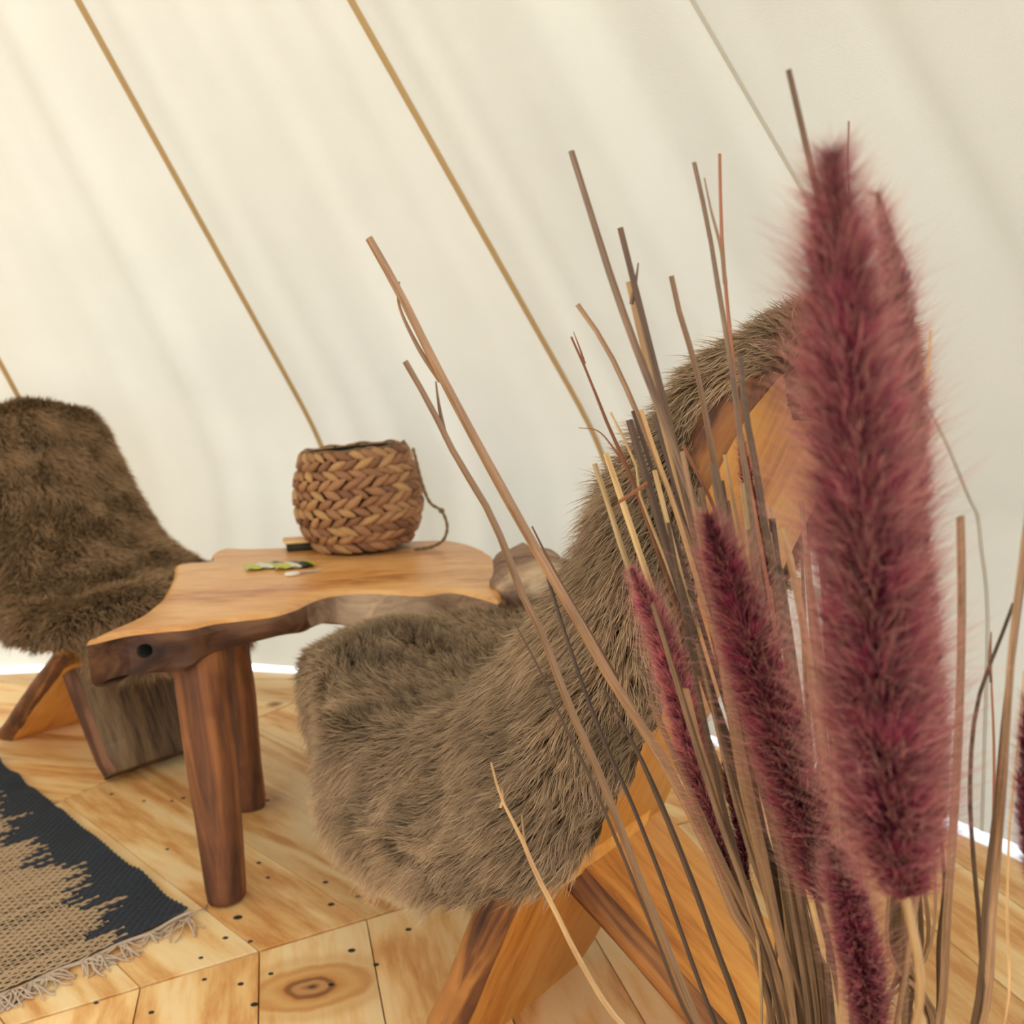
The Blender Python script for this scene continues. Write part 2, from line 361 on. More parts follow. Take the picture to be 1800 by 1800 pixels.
for s in range(12):
    a0 = math.radians(-1.7 + 30.05 * s); a1 = a0 + math.radians(30.0); am = (a0 + a1) / 2
    n0 = np.array([math.sin(a0), -math.cos(a0)]); n1 = np.array([-math.sin(a1), math.cos(a1)]); nb = np.array([math.cos(am), math.sin(am)])
    wedge = clip(clip([p.copy() for p in circle], n0, n0 @ FC - GAP * 2.4), n1, n1 @ FC - GAP * 2.4)
    for k in range(-9, 18):
        lo = BOFF + BW * k; hi = lo + BW
        if hi < 0.05: continue
        poly = clip(clip(wedge, -nb, -(nb @ FC + lo + GAP)), nb, nb @ FC + hi - GAP)
        if len(poly) < 3: continue
        poly = np.array(poly); c = poly.mean(0)
        ang = am - math.pi / 2; ca, sa = math.cos(-ang), math.sin(-ang)
        L = (poly - c) @ np.array([[ca, sa], [-sa, ca]])
        keep = [i for i in range(len(L)) if np.linalg.norm(L[i] - L[i - 1]) > 1e-5]; L = L[keep]
        if len(L) < 3: continue
        m = len(L); ins = L * (1 - 0.0012 / np.maximum(0.02, np.linalg.norm(L, axis=1)))[:, None]
        Vb = [(x, y, -0.001) for x, y in L] + [(x, y, -0.022) for x, y in L] + [(x, y, 0.0) for x, y in ins]
        Fb = [tuple(range(2 * m, 3 * m))] + [(i, (i + 1) % m, 2 * m + (i + 1) % m, 2 * m + i) for i in range(m)] + [(i + m, (i + 1) % m + m, (i + 1) % m, i) for i in range(m)]
        kl = (KNOT_PX[:2] - c) @ np.array([[ca, sa], [-sa, ca]])
        inside = (s == 1 - 1 and lo < nb @ (KNOT_PX[:2] - FC) < hi)
        mat = M['pine']
        if inside:
            mat = wood('pine_board_with_knot', srgb(252, 218, 160), srgb(243, 196, 128), srgb(218, 154, 86), rings=3.0, bump=0.12, rough=0.5, knot=(float(kl[0]), float(kl[1]), 0.0))
        b = link('floor_board', mesh_np('floor_board', Vb, Fb), mat, floor, smooth=False)
        b.location = (c[0] - TC[0], c[1] - TC[1], 0); b.rotation_euler = (0, 0, ang)
# dark screw heads sunk along the joints
SCREWS = [(196, 1396), (302, 1408), (322, 1403), (253, 1408), (470, 1407), (418, 1613), (455, 1517), (471, 1543), (572, 1551), (294, 1493), (396, 1649), (353, 1684),
          (359, 1722), (423, 1730), (447, 1766), (476, 1712), (266, 1780), (630, 1576), (582, 1590), (718, 1634), (661, 1696), (618, 1671), (169, 1763), (25, 1762), (582, 1731), (440, 1655), (846, 1730)]
sv, sf = tube([(0, 0, -0.002), (0, 0, 0.0006), (0, 0, 0.0012)], [0.0042, 0.0042, 0.003], 9, ref=(1, 0, 0))
sme = mesh_np('screw', sv, sf); sme.materials.append(M['screw'])
for i, q in enumerate(SCREWS):
    p = at_z(q[0], q[1], 0); o = link('screw', sme, None, floor); o.location = (p[0] - TC[0], p[1] - TC[1], 0)
    sc = (1.7 if q == (418, 1613) else 0.8 + 0.5 * random.random()); o.scale = (sc, sc * 0.85, 1)

# ------------------------------------------------------------------ chairs
def plank(name, p0, p1, width, thick, mat, edge_mat, parent, xoff=0.0, seed=0, taper=None, live=0.010, top_round=0.03):
    """A live-edged plank whose back face runs from p0 to p1 in the chair's (y, z) plane; local X along its length, Y across, Z its thickness."""
    p0 = np.array(p0, float); p1 = np.array(p1, float); L = np.linalg.norm(p1 - p0); n = 26
    V = []; F = []
    for i in range(n):
        t = i / (n - 1); x = t * L
        wl = width / 2 * (taper(t) if taper else 1)
        e = min(1.0, 0.82 + 0.18 * math.sin(min(1, (L - x) / max(top_round, 1e-4)) * math.pi / 2)) * min(1.0, 0.95 + 0.05 * math.sin(min(1, x / 0.02) * math.pi / 2))
        nl = vnoise(np.array([[x * 9, seed, 0.3]]))[0] * live; nr = vnoise(np.array([[x * 9, seed + 5, 0.3]]))[0] * live
        ys = [(-wl * e + nl, 0.2), (-wl * e + nl - 0.006, 0.45), (-wl * e + nl, 0.75), (-wl * e + nl + 0.010, 1.0), (0, 1.0), (wl * e + nr - 0.010, 1.0), (wl * e + nr, 0.75), (wl * e + nr + 0.006, 0.45), (wl * e + nr, 0.2), (wl * e + nr - 0.006, 0.0), (0, 0.0), (-wl * e + nl + 0.006, 0.0)]
        for (yy, zz) in ys:
            j = vnoise(np.array([[x * 30, yy * 20 + seed, zz * 3]]))[0] * 0.0015
            V.append((x, yy, zz * thick + j))
    k = 12
    for i in range(n - 1):
        for j in range(k):
            a = i * k + j; b = i * k + (j + 1) % k; F.append((a, b, b + k, a + k))
    F.append(tuple(range(k))); F.append(tuple((n - 1) * k + j for j in range(k))[::-1])
    me = mesh_np(name, V, F); me.materials.append(mat); me.materials.append(edge_mat)
    for pl in me.polygons:
        jj = [v % k for v in pl.vertices]
        if len(pl.vertices) == 4 and all(j in (0, 1, 2, 3, 11) for j in jj) or len(pl.vertices) == 4 and all(j in (5, 6, 7, 8, 9) for j in jj): pl.material_index = 1
    o = link(name, me, None, parent)
    d = (p1 - p0) / L; X = Vector((0, d[0], d[1])); Y = Vector((1, 0, 0)); Zv = X.cross(Y)
    o.matrix_local = Matrix.Translation(Vector((xoff, p0[0], p0[1]))) @ Matrix((X, Y, Zv)).transposed().to_4x4()
    md = o.modifiers.new('edge', 'BEVEL'); md.width = 0.002; md.segments = 1; md.limit_method = 'ANGLE'; md.angle_limit = math.radians(50)
    return o
def make_chair(loc, rz, label, mats, seed, top=0.80, bw=0.30, lean=0.5):
    root = tag(empty('plank_chair', loc, rz), label, 'chair', None)
    # back plank leans from a foot at the front to a top at the rear; the seat plank passes through it and down to the rear foot
    plank('back_plank', (0.022 - 0.052, 0.0), (-0.03 - lean * top, top), bw, 0.050, mats[0], mats[1], root, 0.0, seed, lambda t: 0.94 + 0.10 * math.sin(t * 2.4 + 0.3), 0.008)
    plank('seat_plank', (-0.165, 0.285), (0.16, 0.325), 0.26, 0.042, mats[2], mats[3], root, 0.0, seed + 11, lambda t: 0.75 + 0.3 * t, 0.008)
    plank('rear_leg', (-0.515, 0.000), (-0.105, 0.285), 0.19, 0.046, mats[2], mats[3], root, 0.055, seed + 23, lambda t: 1.0, 0.003, 0.002)
    return root
OB = (-0.033, 1.205, 0.0); RB = math.atan2(0.771, 0.637)
OA = (-0.767, 2.045, 0.0); RA = math.atan2(-0.73, -0.68)
make_chair(OB, RB, 'orange oiled plank chair standing behind the tall dried grass', (M['chair_wood'], M['chair_bark'], M['chair_wood'], M['chair_bark']), 3)
make_chair(OA, RA, 'brown plank chair with a grey weathered front board beyond the table', (M['grey_wood'], M['brown_bark'], M['chair_wood'], M['chair_bark']), 40, 0.66, 0.25, 0.60)

# ------------------------------------------------------------------ sheepskins
# near chair: a net over the outside of the wool; rows run from behind the back down to the front of the seat,
# columns from the hem on one side to the hem on the other. A pair with a third number is a sight line met at that local x.
NET = [
    [(.12, -.480, .760), (.09, -.490, .770), (0, -.495, .775), (-.09, -.490, .770), (-.12, -.480, .765), (-.14, -.470, .765)],
    [(.15, -.465, .840), (.11, -.455, .865), (0, -.450, .872), (-.10, -.450, .862), (-.13, -.455, .842), (-.15, -.455, .815)],
    [(.18, -.410, .810), (.15, -.380, .835), (0, -.370, .842), ((1190, 648), -.12), ((1196, 672), -.15), ((1210, 690), -.155)],
    [(.20, -.355, .685), (.16, -.300, .715), (0, -.285, .725), ((1128, 742), -.13), ((1168, 790), -.165), ((1220, 835), -.165)],
    [(.21, -.305, .580), (.17, -.245, .620), (0, -.225, .635), ((1076, 812), -.14), ((1140, 885), -.18), ((1222, 945), -.17)],
    [(.24, -.220, .470), (.19, -.165, .520), (0, -.150, .540), ((1010, 962), -.15), ((1090, 1050), -.20), ((1212, 1120), -.185)],
    [(.28, -.120, .400), (.22, -.085, .455), (.01, -.085, .462), ((942, 1085), -.165), ((1030, 1180), -.22), ((1165, 1240), -.20)],
    [(.31, -.020, .380), (.26, -.005, .442), (.03, -.005, .430), ((868, 1225), -.185), ((960, 1310), -.24), ((1095, 1372), -.215)],
    [(.33, .070, .375), (.28, .085, .445), (.04, .085, .418), ((800, 1330), -.20), ((890, 1430), -.25), ((1008, 1525), -.23)],
    [(.33, .165, .375), (.28, .180, .448), (.04, .180, .424), ((735, 1425), -.205), ((805, 1500), -.25), ((890, 1580), -.24)],
    [(.30, .255, .370), (.25, .260, .440), (.04, .285, .448), ((655, 1420), -.185), ((705, 1500), -.235), ((765, 1592), -.23)],
    [(.24, .345, .350), (.19, .365, .41), (.01, .385, .405), ((560, 1362), -.12), ((620, 1440), -.185), ((682, 1552), -.195)],
    [(.21, .350, .300), (.16, .370, .335), (.0, .385, .335), ((545, 1392), -.09), ((598, 1470), -.15), ((645, 1520), -.17)],
]
PROFILE_A = [(-0.466, 0.70), (-0.462, 0.74), (-0.425, 0.768), (-0.375, 0.748), (-0.315, 0.66), (-0.245, 0.55), (-0.170, 0.465), (-0.10, 0.42), (-0.03, 0.40), (0.03, 0.40), (0.09, 0.405), (0.13, 0.395), (0.155, 0.36), (0.155, 0.31), (0.145, 0.27)]
HALF_A = [0.075, 0.09, 0.10, 0.105, 0.11, 0.125, 0.145, 0.165, 0.185, 0.185, 0.17, 0.15, 0.13, 0.12, 0.11]
DROP_A = [0.0, 0.0, 0.0, 0.0, 0.01, 0.02, 0.03, 0.03, 0.02, 0.02, 0.02, 0.02, 0.02, 0.01, 0.01]
SHIFT_A = [0.03, 0.03, 0.03, 0.03, 0.035, 0.035, 0.03, 0.02, 0.01, 0.0, 0.0, 0.0, 0.0, 0.0, 0.0]
RAD = 0.045
def sight(px, x, loc, rz):
    """The point of the sight line px that lies at local x of a thing standing at loc, turned by rz, in local coordinates."""
    ax = np.array([math.cos(rz), math.sin(rz), 0]); d = ray(*px); o = np.array([loc[0], loc[1], 0])
    p = CO + d * (((o - CO) @ ax + x) / (d @ ax)) - o
    return (x, -math.sin(rz) * p[0] + math.cos(rz) * p[1], p[2])
def hide_net(net, loc, rz, nu=150, nv=121, inset=0.024):
    G_ = np.array([[sight(c[0], c[1], loc, rz) if len(c) == 2 else c for c in row] for row in net], float)
    # the slack roll along one side stands above the hollow of the seat
    mid, rid = G_[:, 2], G_[:, 3]; inner = mid * 0.42 + rid * 0.58
    k = np.array([0, 0, 0, 0, 0.2, 0.6, 1, 1, 1, 1, 0.6, 0, 0])[:, None]
    dip = np.c_[np.full(len(G_), -0.085), mid[:, 1] + 0.012, mid[:, 2] - 0.012]
    inner = inner * (1 - k) + dip * k
    G_ = np.concatenate([G_[:, :3], inner[:, None], G_[:, 3:]], 1)
    A_ = np.stack([resample(catmull(r, 200), nv) for r in G_])                 # rows x nv
    return np.stack([resample(catmull(A_[:, j], 300), nu) for j in range(nv)], 1), inset
def hide_profile(prof, half, drop, shift, nu=150, nv=121):
    D = np.c_[np.array(prof), np.array(half)[:, None], np.array(drop)[:, None], np.array(shift)[:, None]]
    D = resample(catmull(D, 400), nu)
    C = D[:, :2]; T = np.gradient(C, axis=0); T /= np.linalg.norm(T, axis=1)[:, None]; N = np.c_[-T[:, 1], T[:, 0]]
    for _ in range(6): N[1:-1] = (N[:-2] + 2 * N[1:-1] + N[2:]) / 4
    N /= np.linalg.norm(N, axis=1)[:, None]
    v = np.linspace(-1, 1, nv)[None, :]; hw = D[:, 2:3]; dl = D[:, 3:4]
    a = np.abs(v) * (hw + RAD * math.pi / 2 + dl)
    phi = np.clip((a - hw) / RAD, 0, math.pi / 2); over = np.clip(a - hw - RAD * math.pi / 2, 0, None)
    x = np.minimum(a, hw) + RAD * np.sin(phi); d = RAD * (1 - np.cos(phi)) + over + 0.012 * (np.minimum(a, hw) / np.maximum(hw, 1e-3)) ** 2
    x = x + over * 0.12
    return np.stack([np.sign(v) * x + D[:, 4:5], C[:, 0:1] - N[:, 0:1] * d, C[:, 1:2] - N[:, 1:2] * d], -1), 0.0
def hide_surface(S, inset, seed=0):
    nu, nv = S.shape[:2]
    def nrm(S):
        du = np.gradient(S, axis=0); dv = np.gradient(S, axis=1); n = np.cross(dv, du); ar = np.linalg.norm(n, axis=2); n = n / (ar[..., None] + 1e-9)
        if n[nu // 2 + 20, nv // 2, 2] < 0: n = -n
        return n, du / (np.linalg.norm(du, axis=2)[..., None] + 1e-9), ar
    nz = vnoise((S * 9).reshape(-1, 3), seed).reshape(S.shape[:2]) * 0.007 + vnoise((S * 22).reshape(-1, 3), seed + 1).reshape(S.shape[:2]) * 0.004
    n, _, _ = nrm(S)
    for _ in range(8): n[1:-1] = (n[:-2] + n[1:-1] + n[2:]) / 3; n[:, 1:-1] = (n[:, :-2] + n[:, 1:-1] + n[:, 2:]) / 3
    S = S + n * (nz - inset)[..., None]
    n2, tu, ar = nrm(S)
    for _ in range(2): n2[1:-1] = (n2[:-2] + n2[1:-1] + n2[2:]) / 3; n2[:, 1:-1] = (n2[:, :-2] + n2[:, 1:-1] + n2[:, 2:]) / 3
    n2 /= np.linalg.norm(n2, axis=2)[..., None] + 1e-9
    return S, n2, tu, ar
def strands_mesh(name, root, d0, d1, length, width, along_pow=1.0, lock=None, nseg=3, side=None, curl=None):
    """Ribbon hairs: root + length*(d0*(s-s^2/2) + d1*s^2/2), tapering to a point."""
    n = len(root)
    s = np.linspace(0, 1, nseg + 1); P = []
    for q in s: P.append(root + length[:, None] * (d0 * (q - q * q / 2) * 1.0 + d1 * (q * q / 2 + 0.25 * q * q)))
    P = np.stack(P, 1)                                   # n, nseg+1, 3
    if curl is not None:
        cd, ph, am = curl; P = P + cd[:, None, :] * (am * length)[:, None, None] * (np.sin(ph[:, None] + 6.6 * s[None, :]) - np.sin(ph)[:, None])[..., None] * s[None, :, None] ** 0.7
    ax = P[:, -1] - P[:, 0]; ax /= np.linalg.norm(ax, axis=1)[:, None] + 1e-9
    r = rng.normal(size=(n, 3)) if side is None else side
    sd = np.cross(ax, r); sd /= np.linalg.norm(sd, axis=1)[:, None] + 1e-9
    wv = width[:, None] * np.interp(s[:-1], [0, 0.4, 1], [0.8, 1.0, 0.25])[None, :]
    Lf = P[:, :-1] - sd[:, None] * wv[..., None] / 2; Rt = P[:, :-1] + sd[:, None] * wv[..., None] / 2
    V = np.concatenate([np.stack([Lf, Rt], 2).reshape(n, -1, 3), P[:, -1:]], 1)
    k = 2 * nseg + 1
    base = (np.arange(n) * k)[:, None]
    quads = np.concatenate([base + np.array([2 * i, 2 * i + 1, 2 * i + 3, 2 * i + 2]) for i in range(nseg - 1)], 1).reshape(n, nseg - 1, 4)
    tris = base + np.array([2 * nseg - 2, 2 * nseg - 1, 2 * nseg])
    me = bpy.data.meshes.new(name)
    me.vertices.add(n * k); me.vertices.foreach_set('co', V.astype(np.float32).ravel())
    loops = np.concatenate([quads.reshape(n, -1), tris], 1).ravel().astype(np.int32)
    per = 4 * (nseg - 1) + 3
    me.loops.add(len(loops)); me.loops.foreach_set('vertex_index', loops)
    st = (np.arange(n) * per)[:, None] + np.r_[np.arange(nseg - 1) * 4, 4 * (nseg - 1)]
    me.polygons.add(n * nseg); me.polygons.foreach_set('loop_start', st.ravel().astype(np.int32))
    me.update(calc_edges=True)
    al = np.repeat(s[:-1], 2); al = np.r_[al, 1.0] ** along_pow
    a = me.attributes.new('along', 'FLOAT', 'POINT'); a.data.foreach_set('value', np.tile(al, n).astype(np.float32))
    b = me.attributes.new('lock', 'FLOAT', 'POINT'); b.data.foreach_set('value', np.repeat(rng.random(n) if lock is None else lock, k).astype(np.float32))
    me.validate()
    return me
def sheepskin(loc, rz, label, count, surf, seed, fur_mat, L0=0.045, w0=0.0016):
    S, Nn, Tu, area = hide_surface(*surf, seed=seed)
    nu, nv = S.shape[:2]
    hide = link('sheepskin', grid_mesh('sheepskin', S), M['hide']); hide.location = loc; hide.rotation_euler = (0, 0, rz)
    tag(hide, label, 'sheepskin')
    pr = area.ravel() / area.sum(); idx = rng.choice(nu * nv, count, p=pr)
    iu = np.clip(idx // nv + rng.random(count) - 0.5, 0, nu - 1.001); iv = np.clip(idx % nv + rng.random(count) - 0.5, 0, nv - 1.001)
    def samp(A, a, b):
        i = a.astype(int); j = b.astype(int); f = (a - i)[:, None]; g_ = (b - j)[:, None]
        return (A[i, j] * (1 - f) * (1 - g_) + A[i + 1, j] * f * (1 - g_) + A[i, j + 1] * (1 - f) * g_ + A[i + 1, j + 1] * f * g_)
    P = samp(S, iu, iv); N = samp(Nn, iu, iv); T = samp(Tu, iu, iv)
    # locks: hairs lean together towards the tip of the nearest lock, picked on a jittered grid of the skin
    cu, cv = 1.15, 1.5
    gi = np.floor(iu / cu).astype(int); gj = np.floor(iv / cv).astype(int)
    hsh = (gi * 73856093 ^ gj * 19349663) % 1000003
    h1 = (hsh * 0.61803398875) % 1.0; h2 = (hsh * 0.7548776662) % 1.0; h3 = (hsh * 0.5698402909) % 1.0
    ku = np.clip((gi + 0.2 + 0.6 * h1) * cu, 0, nu - 1.001); kv = np.clip((gj + 0.2 + 0.6 * h2) * cv, 0, nv - 1.001)
    KP = samp(S, ku, kv); KN = samp(Nn, ku, kv)
    B = np.cross(N, T)
    q = P * 11
    w1 = vnoise(q, 3)[:, None]; w2 = vnoise(q * 2.3, 4)[:, None]; w3 = vnoise(P * 5, 5)[:, None]
    lean = T * (0.55 + 0.5 * w1) + B * (0.75 * w2 + 0.35 * w3 + 0.5 * (h3 - 0.5)[:, None])
    side = np.sign(P[:, :1]) * np.clip(np.abs(P[:, :1]) / 0.2, 0, 1)
    down = np.array([[0, 0, -1.0]])
    d0 = N * 1.0 + lean * 0.35 + rng.normal(size=P.shape) * 0.10
    d1 = N * 0.45 + lean * 0.95 + down * 0.35 + np.c_[side * 0.35, np.zeros((count, 2))] + rng.normal(size=P.shape) * 0.18
    L = L0 * (0.75 + 0.35 * rng.random(count)) * (0.9 + 0.25 * w3[:, 0])
    pull = (KP - P) / L[:, None]
    d1 = d1 + pull * 1.25
    ph = 6.28 * h2 + 0.5 * rng.normal(size=count); cd = B * np.cos(9 * h3)[:, None] + T * np.sin(9 * h3)[:, None]
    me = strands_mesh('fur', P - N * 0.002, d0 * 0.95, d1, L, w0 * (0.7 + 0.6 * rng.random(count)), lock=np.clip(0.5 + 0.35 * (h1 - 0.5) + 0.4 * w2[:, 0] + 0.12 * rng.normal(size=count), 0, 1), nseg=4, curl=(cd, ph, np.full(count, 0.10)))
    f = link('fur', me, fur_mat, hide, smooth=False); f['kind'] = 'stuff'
    return hide
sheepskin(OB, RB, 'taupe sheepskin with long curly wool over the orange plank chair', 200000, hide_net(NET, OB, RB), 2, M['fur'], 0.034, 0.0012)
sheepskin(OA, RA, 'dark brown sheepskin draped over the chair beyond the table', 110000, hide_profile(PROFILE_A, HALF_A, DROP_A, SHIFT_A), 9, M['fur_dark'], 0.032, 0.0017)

# ------------------------------------------------------------------ live-edge table
TZ = 0.45
top_px = [(152, 1128), (190, 1108), (240, 1085), (275, 1060), (298, 1030), (306, 1005), (312, 992), (340, 988), (370, 986), (374, 972), (396, 963), (440, 964), (500, 962), (560, 955), (640, 950), (720, 950), (790, 950), (840, 962), (872, 985), (884, 1010), (880, 1040), (876, 1056), (840, 1046), (790, 1036), (745, 1042), (690, 1040), (640, 1038), (590, 1042), (555, 1050), (520, 1066), (480, 1078), (420, 1086), (370, 1092), (335, 1100), (290, 1104), (220, 1112)]
OUT = np.array([at_z(x, y, TZ)[:2] for x, y in top_px])
def closed_spline(P, n):
    Q = np.vstack([P[-3:], P, P[:3]]); C = catmull(Q, n * 3)
    i0 = np.argmin(np.linalg.norm(C[:n] - P[0], axis=1)); i1 = len(C) - 1 - np.argmin(np.linalg.norm(C[::-1][:n] - P[0], axis=1))
    return resample(C[i0:i1], n + 1)[:-1]
OUTL = closed_spline(OUT, 220)
TCEN = OUTL.mean(0)
table = tag(empty('coffee_table', (TCEN[0], TCEN[1], 0)), 'low live-edge wooden root table carrying the woven basket', 'table')
def make_top():
    n = len(OUTL); t = np.roll(OUTL, -1, 0) - np.roll(OUTL, 1, 0); nrm = np.c_[t[:, 1], -t[:, 0]]; nrm /= np.linalg.norm(nrm, axis=1)[:, None]
    if ((OUTL - TCEN) * nrm).sum() < 0: nrm = -nrm
    L = OUTL - TCEN
    # how far each stretch of the edge flares out below the top: the barky front root flares most
    flare = np.zeros(n); thick = np.full(n, 0.036)
    a = at_z(720, 1040, TZ)[:2]; dist = np.linalg.norm(OUTL - a, axis=1)
    k = np.exp(-(dist / 0.13) ** 2); flare += 0.055 * k; thick += 0.05 * k
    e = at_z(240, 1110, TZ)[:2]; kd = np.exp(-(np.linalg.norm(OUTL - e, axis=1) / 0.10) ** 2); thick += 0.034 * np.minimum(1, kd * 1.5)
    nz = lambda s, f: vnoise(np.c_[OUTL * f, np.full(n, s)], s)
    rings = []
    prof = [(-0.009, 0.0), (-0.004, -0.0015), (0.0, -0.006), (None, -0.30), (None, -0.62), (None, -0.90), (-0.010, -1.0), (-0.03, -1.0)]
    for i, (o, z) in enumerate(prof):
        if o is None: off = flare * (-z) + 0.007 * nz(i, 24) + 0.004 * nz(i + 3, 60); zz = z * thick
        elif i < 3: off = np.full(n, o) + 0.002 * nz(1, 30); zz = np.full(n, z)
        else: off = o + flare * 0.9; zz = -thick + 0.006 * nz(9, 14)
        rings.append(np.c_[L + nrm * off[:, None], TZ + zz])
    V = np.vstack(rings); F = []
    for r in range(len(rings) - 1):
        for i in range(n):
            j = (i + 1) % n; F.append((r * n + i, (r + 1) * n + i, (r + 1) * n + j, r * n + j))
    bm = bmesh.new(); vs_ = [bm.verts.new(v) for v in V]
    for q in F: bm.faces.new([vs_[i] for i in q])
    from mathutils.geometry import tessellate_polygon
    for r_, flip in ((0, False), (len(rings) - 1, True)):
        for tri in tessellate_polygon([[Vector((p[0], p[1], 0)) for p in rings[r_]]]):
            try: bm.faces.new([vs_[r_ * n + i] for i in tri])
            except ValueError: pass
    bmesh.ops.recalc_face_normals(bm, faces=bm.faces)
    me = bpy.data.meshes.new('table_top'); bm.to_mesh(me); bm.free()
    me.materials.append(M['teak']); me.materials.append(M['root_dark']); me.materials.append(M['root'])
    for p in me.polygons:
        c = p.center
        if c.z < TZ - 0.006:
            d = math.hypot(c.x + TCEN[0] - a[0], c.y + TCEN[1] - a[1]); p.material_index = 2 if d < 0.17 else 1
    return me
top_me = make_top()
top = link('table_top', top_me, None, table)
# drilled hole in the cut end that faces the rug
hp = at(252, 1146, at_z(252, 1110, TZ)[1])
hl = Vector((hp[0] - TCEN[0], hp[1] - TCEN[1], hp[2]))
bm = bmesh.new(); bm.from_mesh(top_me)
for it in range(3):
    near_f = [f for f in bm.faces if math.hypot(f.calc_center_median().x - hl.x, f.calc_center_median().z - hl.z) < (0.05, 0.03, 0.02)[it] and abs(f.calc_center_median().y - hl.y) < 0.06 and abs(f.normal.z) < 0.75]
    ed = list({e for f in near_f for e in f.edges})
    bmesh.ops.subdivide_edges(bm, edges=ed, cuts=2, use_grid_fill=True)
bm.normal_update()
n_in = Vector((0.25, 0.97, 0))
for v in bm.verts:
    dx = math.hypot(v.co.x - hl.x, v.co.z - hl.z)
    if dx < 0.0105 and abs(v.co.y - hl.y) < 0.06: v.co += n_in * (0.035 if dx < 0.0092 else 0.004)
top_me.materials.append(M['hole'])
for f in bm.faces:
    c = f.calc_center_median()
    if math.hypot(c.x - hl.x, c.z - hl.z) < 0.0100 and abs(c.y - hl.y) < 0.07 and c.z < TZ - 0.012: f.material_index = 3
bm.to_mesh(top_me); bm.free(); top_me.update()
for p in top_me.polygons: p.use_smooth = True
top_me.set_sharp_from_angle(angle=math.radians(38))
def lump(name, c, r, mat, parent, seed=0, amp=0.18, f=2.2, flatten=None):
    bm = bmesh.new(); bmesh.ops.create_icosphere(bm, subdivisions=4, radius=1.0)
    V = np.array([v.co for v in bm.verts]); d = 1 + amp * vnoise(V * f, seed) + amp * 0.4 * vnoise(V * f * 2.7, seed + 1)
    V = V * d[:, None]
    for v, q in zip(bm.verts, V): v.co = q * np.array(r)
    me = bpy.data.meshes.new(name); bm.to_mesh(me); bm.free()
    o = link(name, me, mat, parent); o.location = c
    return o
kn = at(940, 1030, 1.70) - np.array([TCEN[0], TCEN[1], 0])
lump('root_knob', kn, (0.085, 0.10, 0.062), M['root'], table, 5, 0.22, 1.7)
def log_leg(p0, p1, r0, r1, seed):
    """A peeled log from the floor point p0 up to p1; its own X axis runs along the log."""
    p0 = np.array(p0, float); p1 = np.array(p1, float); L = np.linalg.norm(p1 - p0); n = 22; k = 14; V = []; F = []
    for i in range(n):
        t = i / (n - 1)
        for j in range(k):
            a = 2 * math.pi * j / k; q = np.array([[t * 4 + seed, math.cos(a) * 0.9 + seed, math.sin(a) * 0.9]])
            r = (r0 * (1 - t) + r1 * t) * (1 + 0.09 * vnoise(q)[0] + 0.05 * math.cos(3 * a + seed))
            if i == 0: r *= 0.95
            V.append((t * L, r * math.cos(a), r * math.sin(a)))
    for i in range(n - 1):
        for j in range(k):
            a = i * k + j; b = i * k + (j + 1) % k; F.append((a, b, b + k, a + k))
    F.append(tuple(range(k))[::-1]); F.append(tuple((n - 1) * k + j for j in range(k)))
    o = link('leg', mesh_np('leg', V, F), M['leg_log'], table)
    X = Vector(p1 - p0).normalized(); Y = X.cross(Vector((0, 1, 0))).normalized(); Zv = X.cross(Y)
    o.matrix_local = Matrix.Translation(Vector(p0) - Vector((TCEN[0], TCEN[1], 0))) @ Matrix((X, Y, Zv)).transposed().to_4x4()
    md = o.modifiers.new('edge', 'BEVEL'); md.width = 0.004; md.segments = 2; md.limit_method = 'ANGLE'; md.angle_limit = math.radians(50)
    return o
log_leg((-0.470, 1.485, 0), (-0.500, 1.535, 0.428), 0.032, 0.046, 1)
log_leg((-0.525, 1.83, 0), (-0.535, 1.81, 0.428), 0.032, 0.040, 4)
log_leg((-0.10, 1.99, 0), (-0.11, 1.97, 0.428), 0.032, 0.042, 6)
log_leg((-0.07, 1.72, 0), (-0.09, 1.75, 0.425), 0.032, 0.042, 8)

# ------------------------------------------------------------------ basket
bc = at_z(640, 962, TZ); basket = tag(empty('woven_basket', (bc[0], bc[1], TZ + 0.006), 0.0), 'round basket of plaited brown plant fibre on the table', 'basket')
basket.rotation_euler = (0, math.radians(-3.0), 0)
BH = 0.205
def brad(t): return float(np.interp(t, [0, 0.12, 0.3, 0.5, 0.7, 0.88, 1.0], [0.098, 0.115, 0.130, 0.134, 0.129, 0.118, 0.109]))
V = []; F = []; n = 40; ts = list(np.linspace(0, 1, 14))
for t in ts:
    for j in range(n):
        a = 2 * math.pi * j / n; V.append(((brad(t) - 0.010) * math.cos(a), (brad(t) - 0.010) * math.sin(a), t * BH))
for t in ts[::-1]:
    for j in range(n):
        a = 2 * math.pi * j / n; V.append(((brad(t) - 0.015) * math.cos(a), (brad(t) - 0.015) * math.sin(a), max(0.006, t * BH)))
m_ = len(ts) * 2
for i in range(m_ - 1):
    for j in range(n):
        a = i * n + j; b = i * n + (j + 1) % n; F.append((a, b, b + n, a + n))
F.append(tuple(range(n))[::-1]); F.append(tuple((m_ - 1) * n + j for j in range(n)))
link('basket_core', mesh_np('basket_core', V, F), M['liner'], basket)
def leaf_mesh():
    V = []; F = []; n = 8; k = 6
    for i in range(n + 1):
        t = i / n; w = math.sin(math.pi * min(0.97, max(0.04, t))) ** 0.75
        for j in range(k):
            a = 2 * math.pi * j / k; V.append(((t - 0.5), 0.5 * w * math.cos(a), 0.5 * w * math.sin(a)))
    for i in range(n):
        for j in range(k): a = i * k + j; b = i * k + (j + 1) % k; F.append((a, b, b + k, a + k))
    F.append(tuple(range(k))[::-1]); F.append(tuple(n * k + j for j in range(k)))
    return mesh_np('woven_strand', V, F)
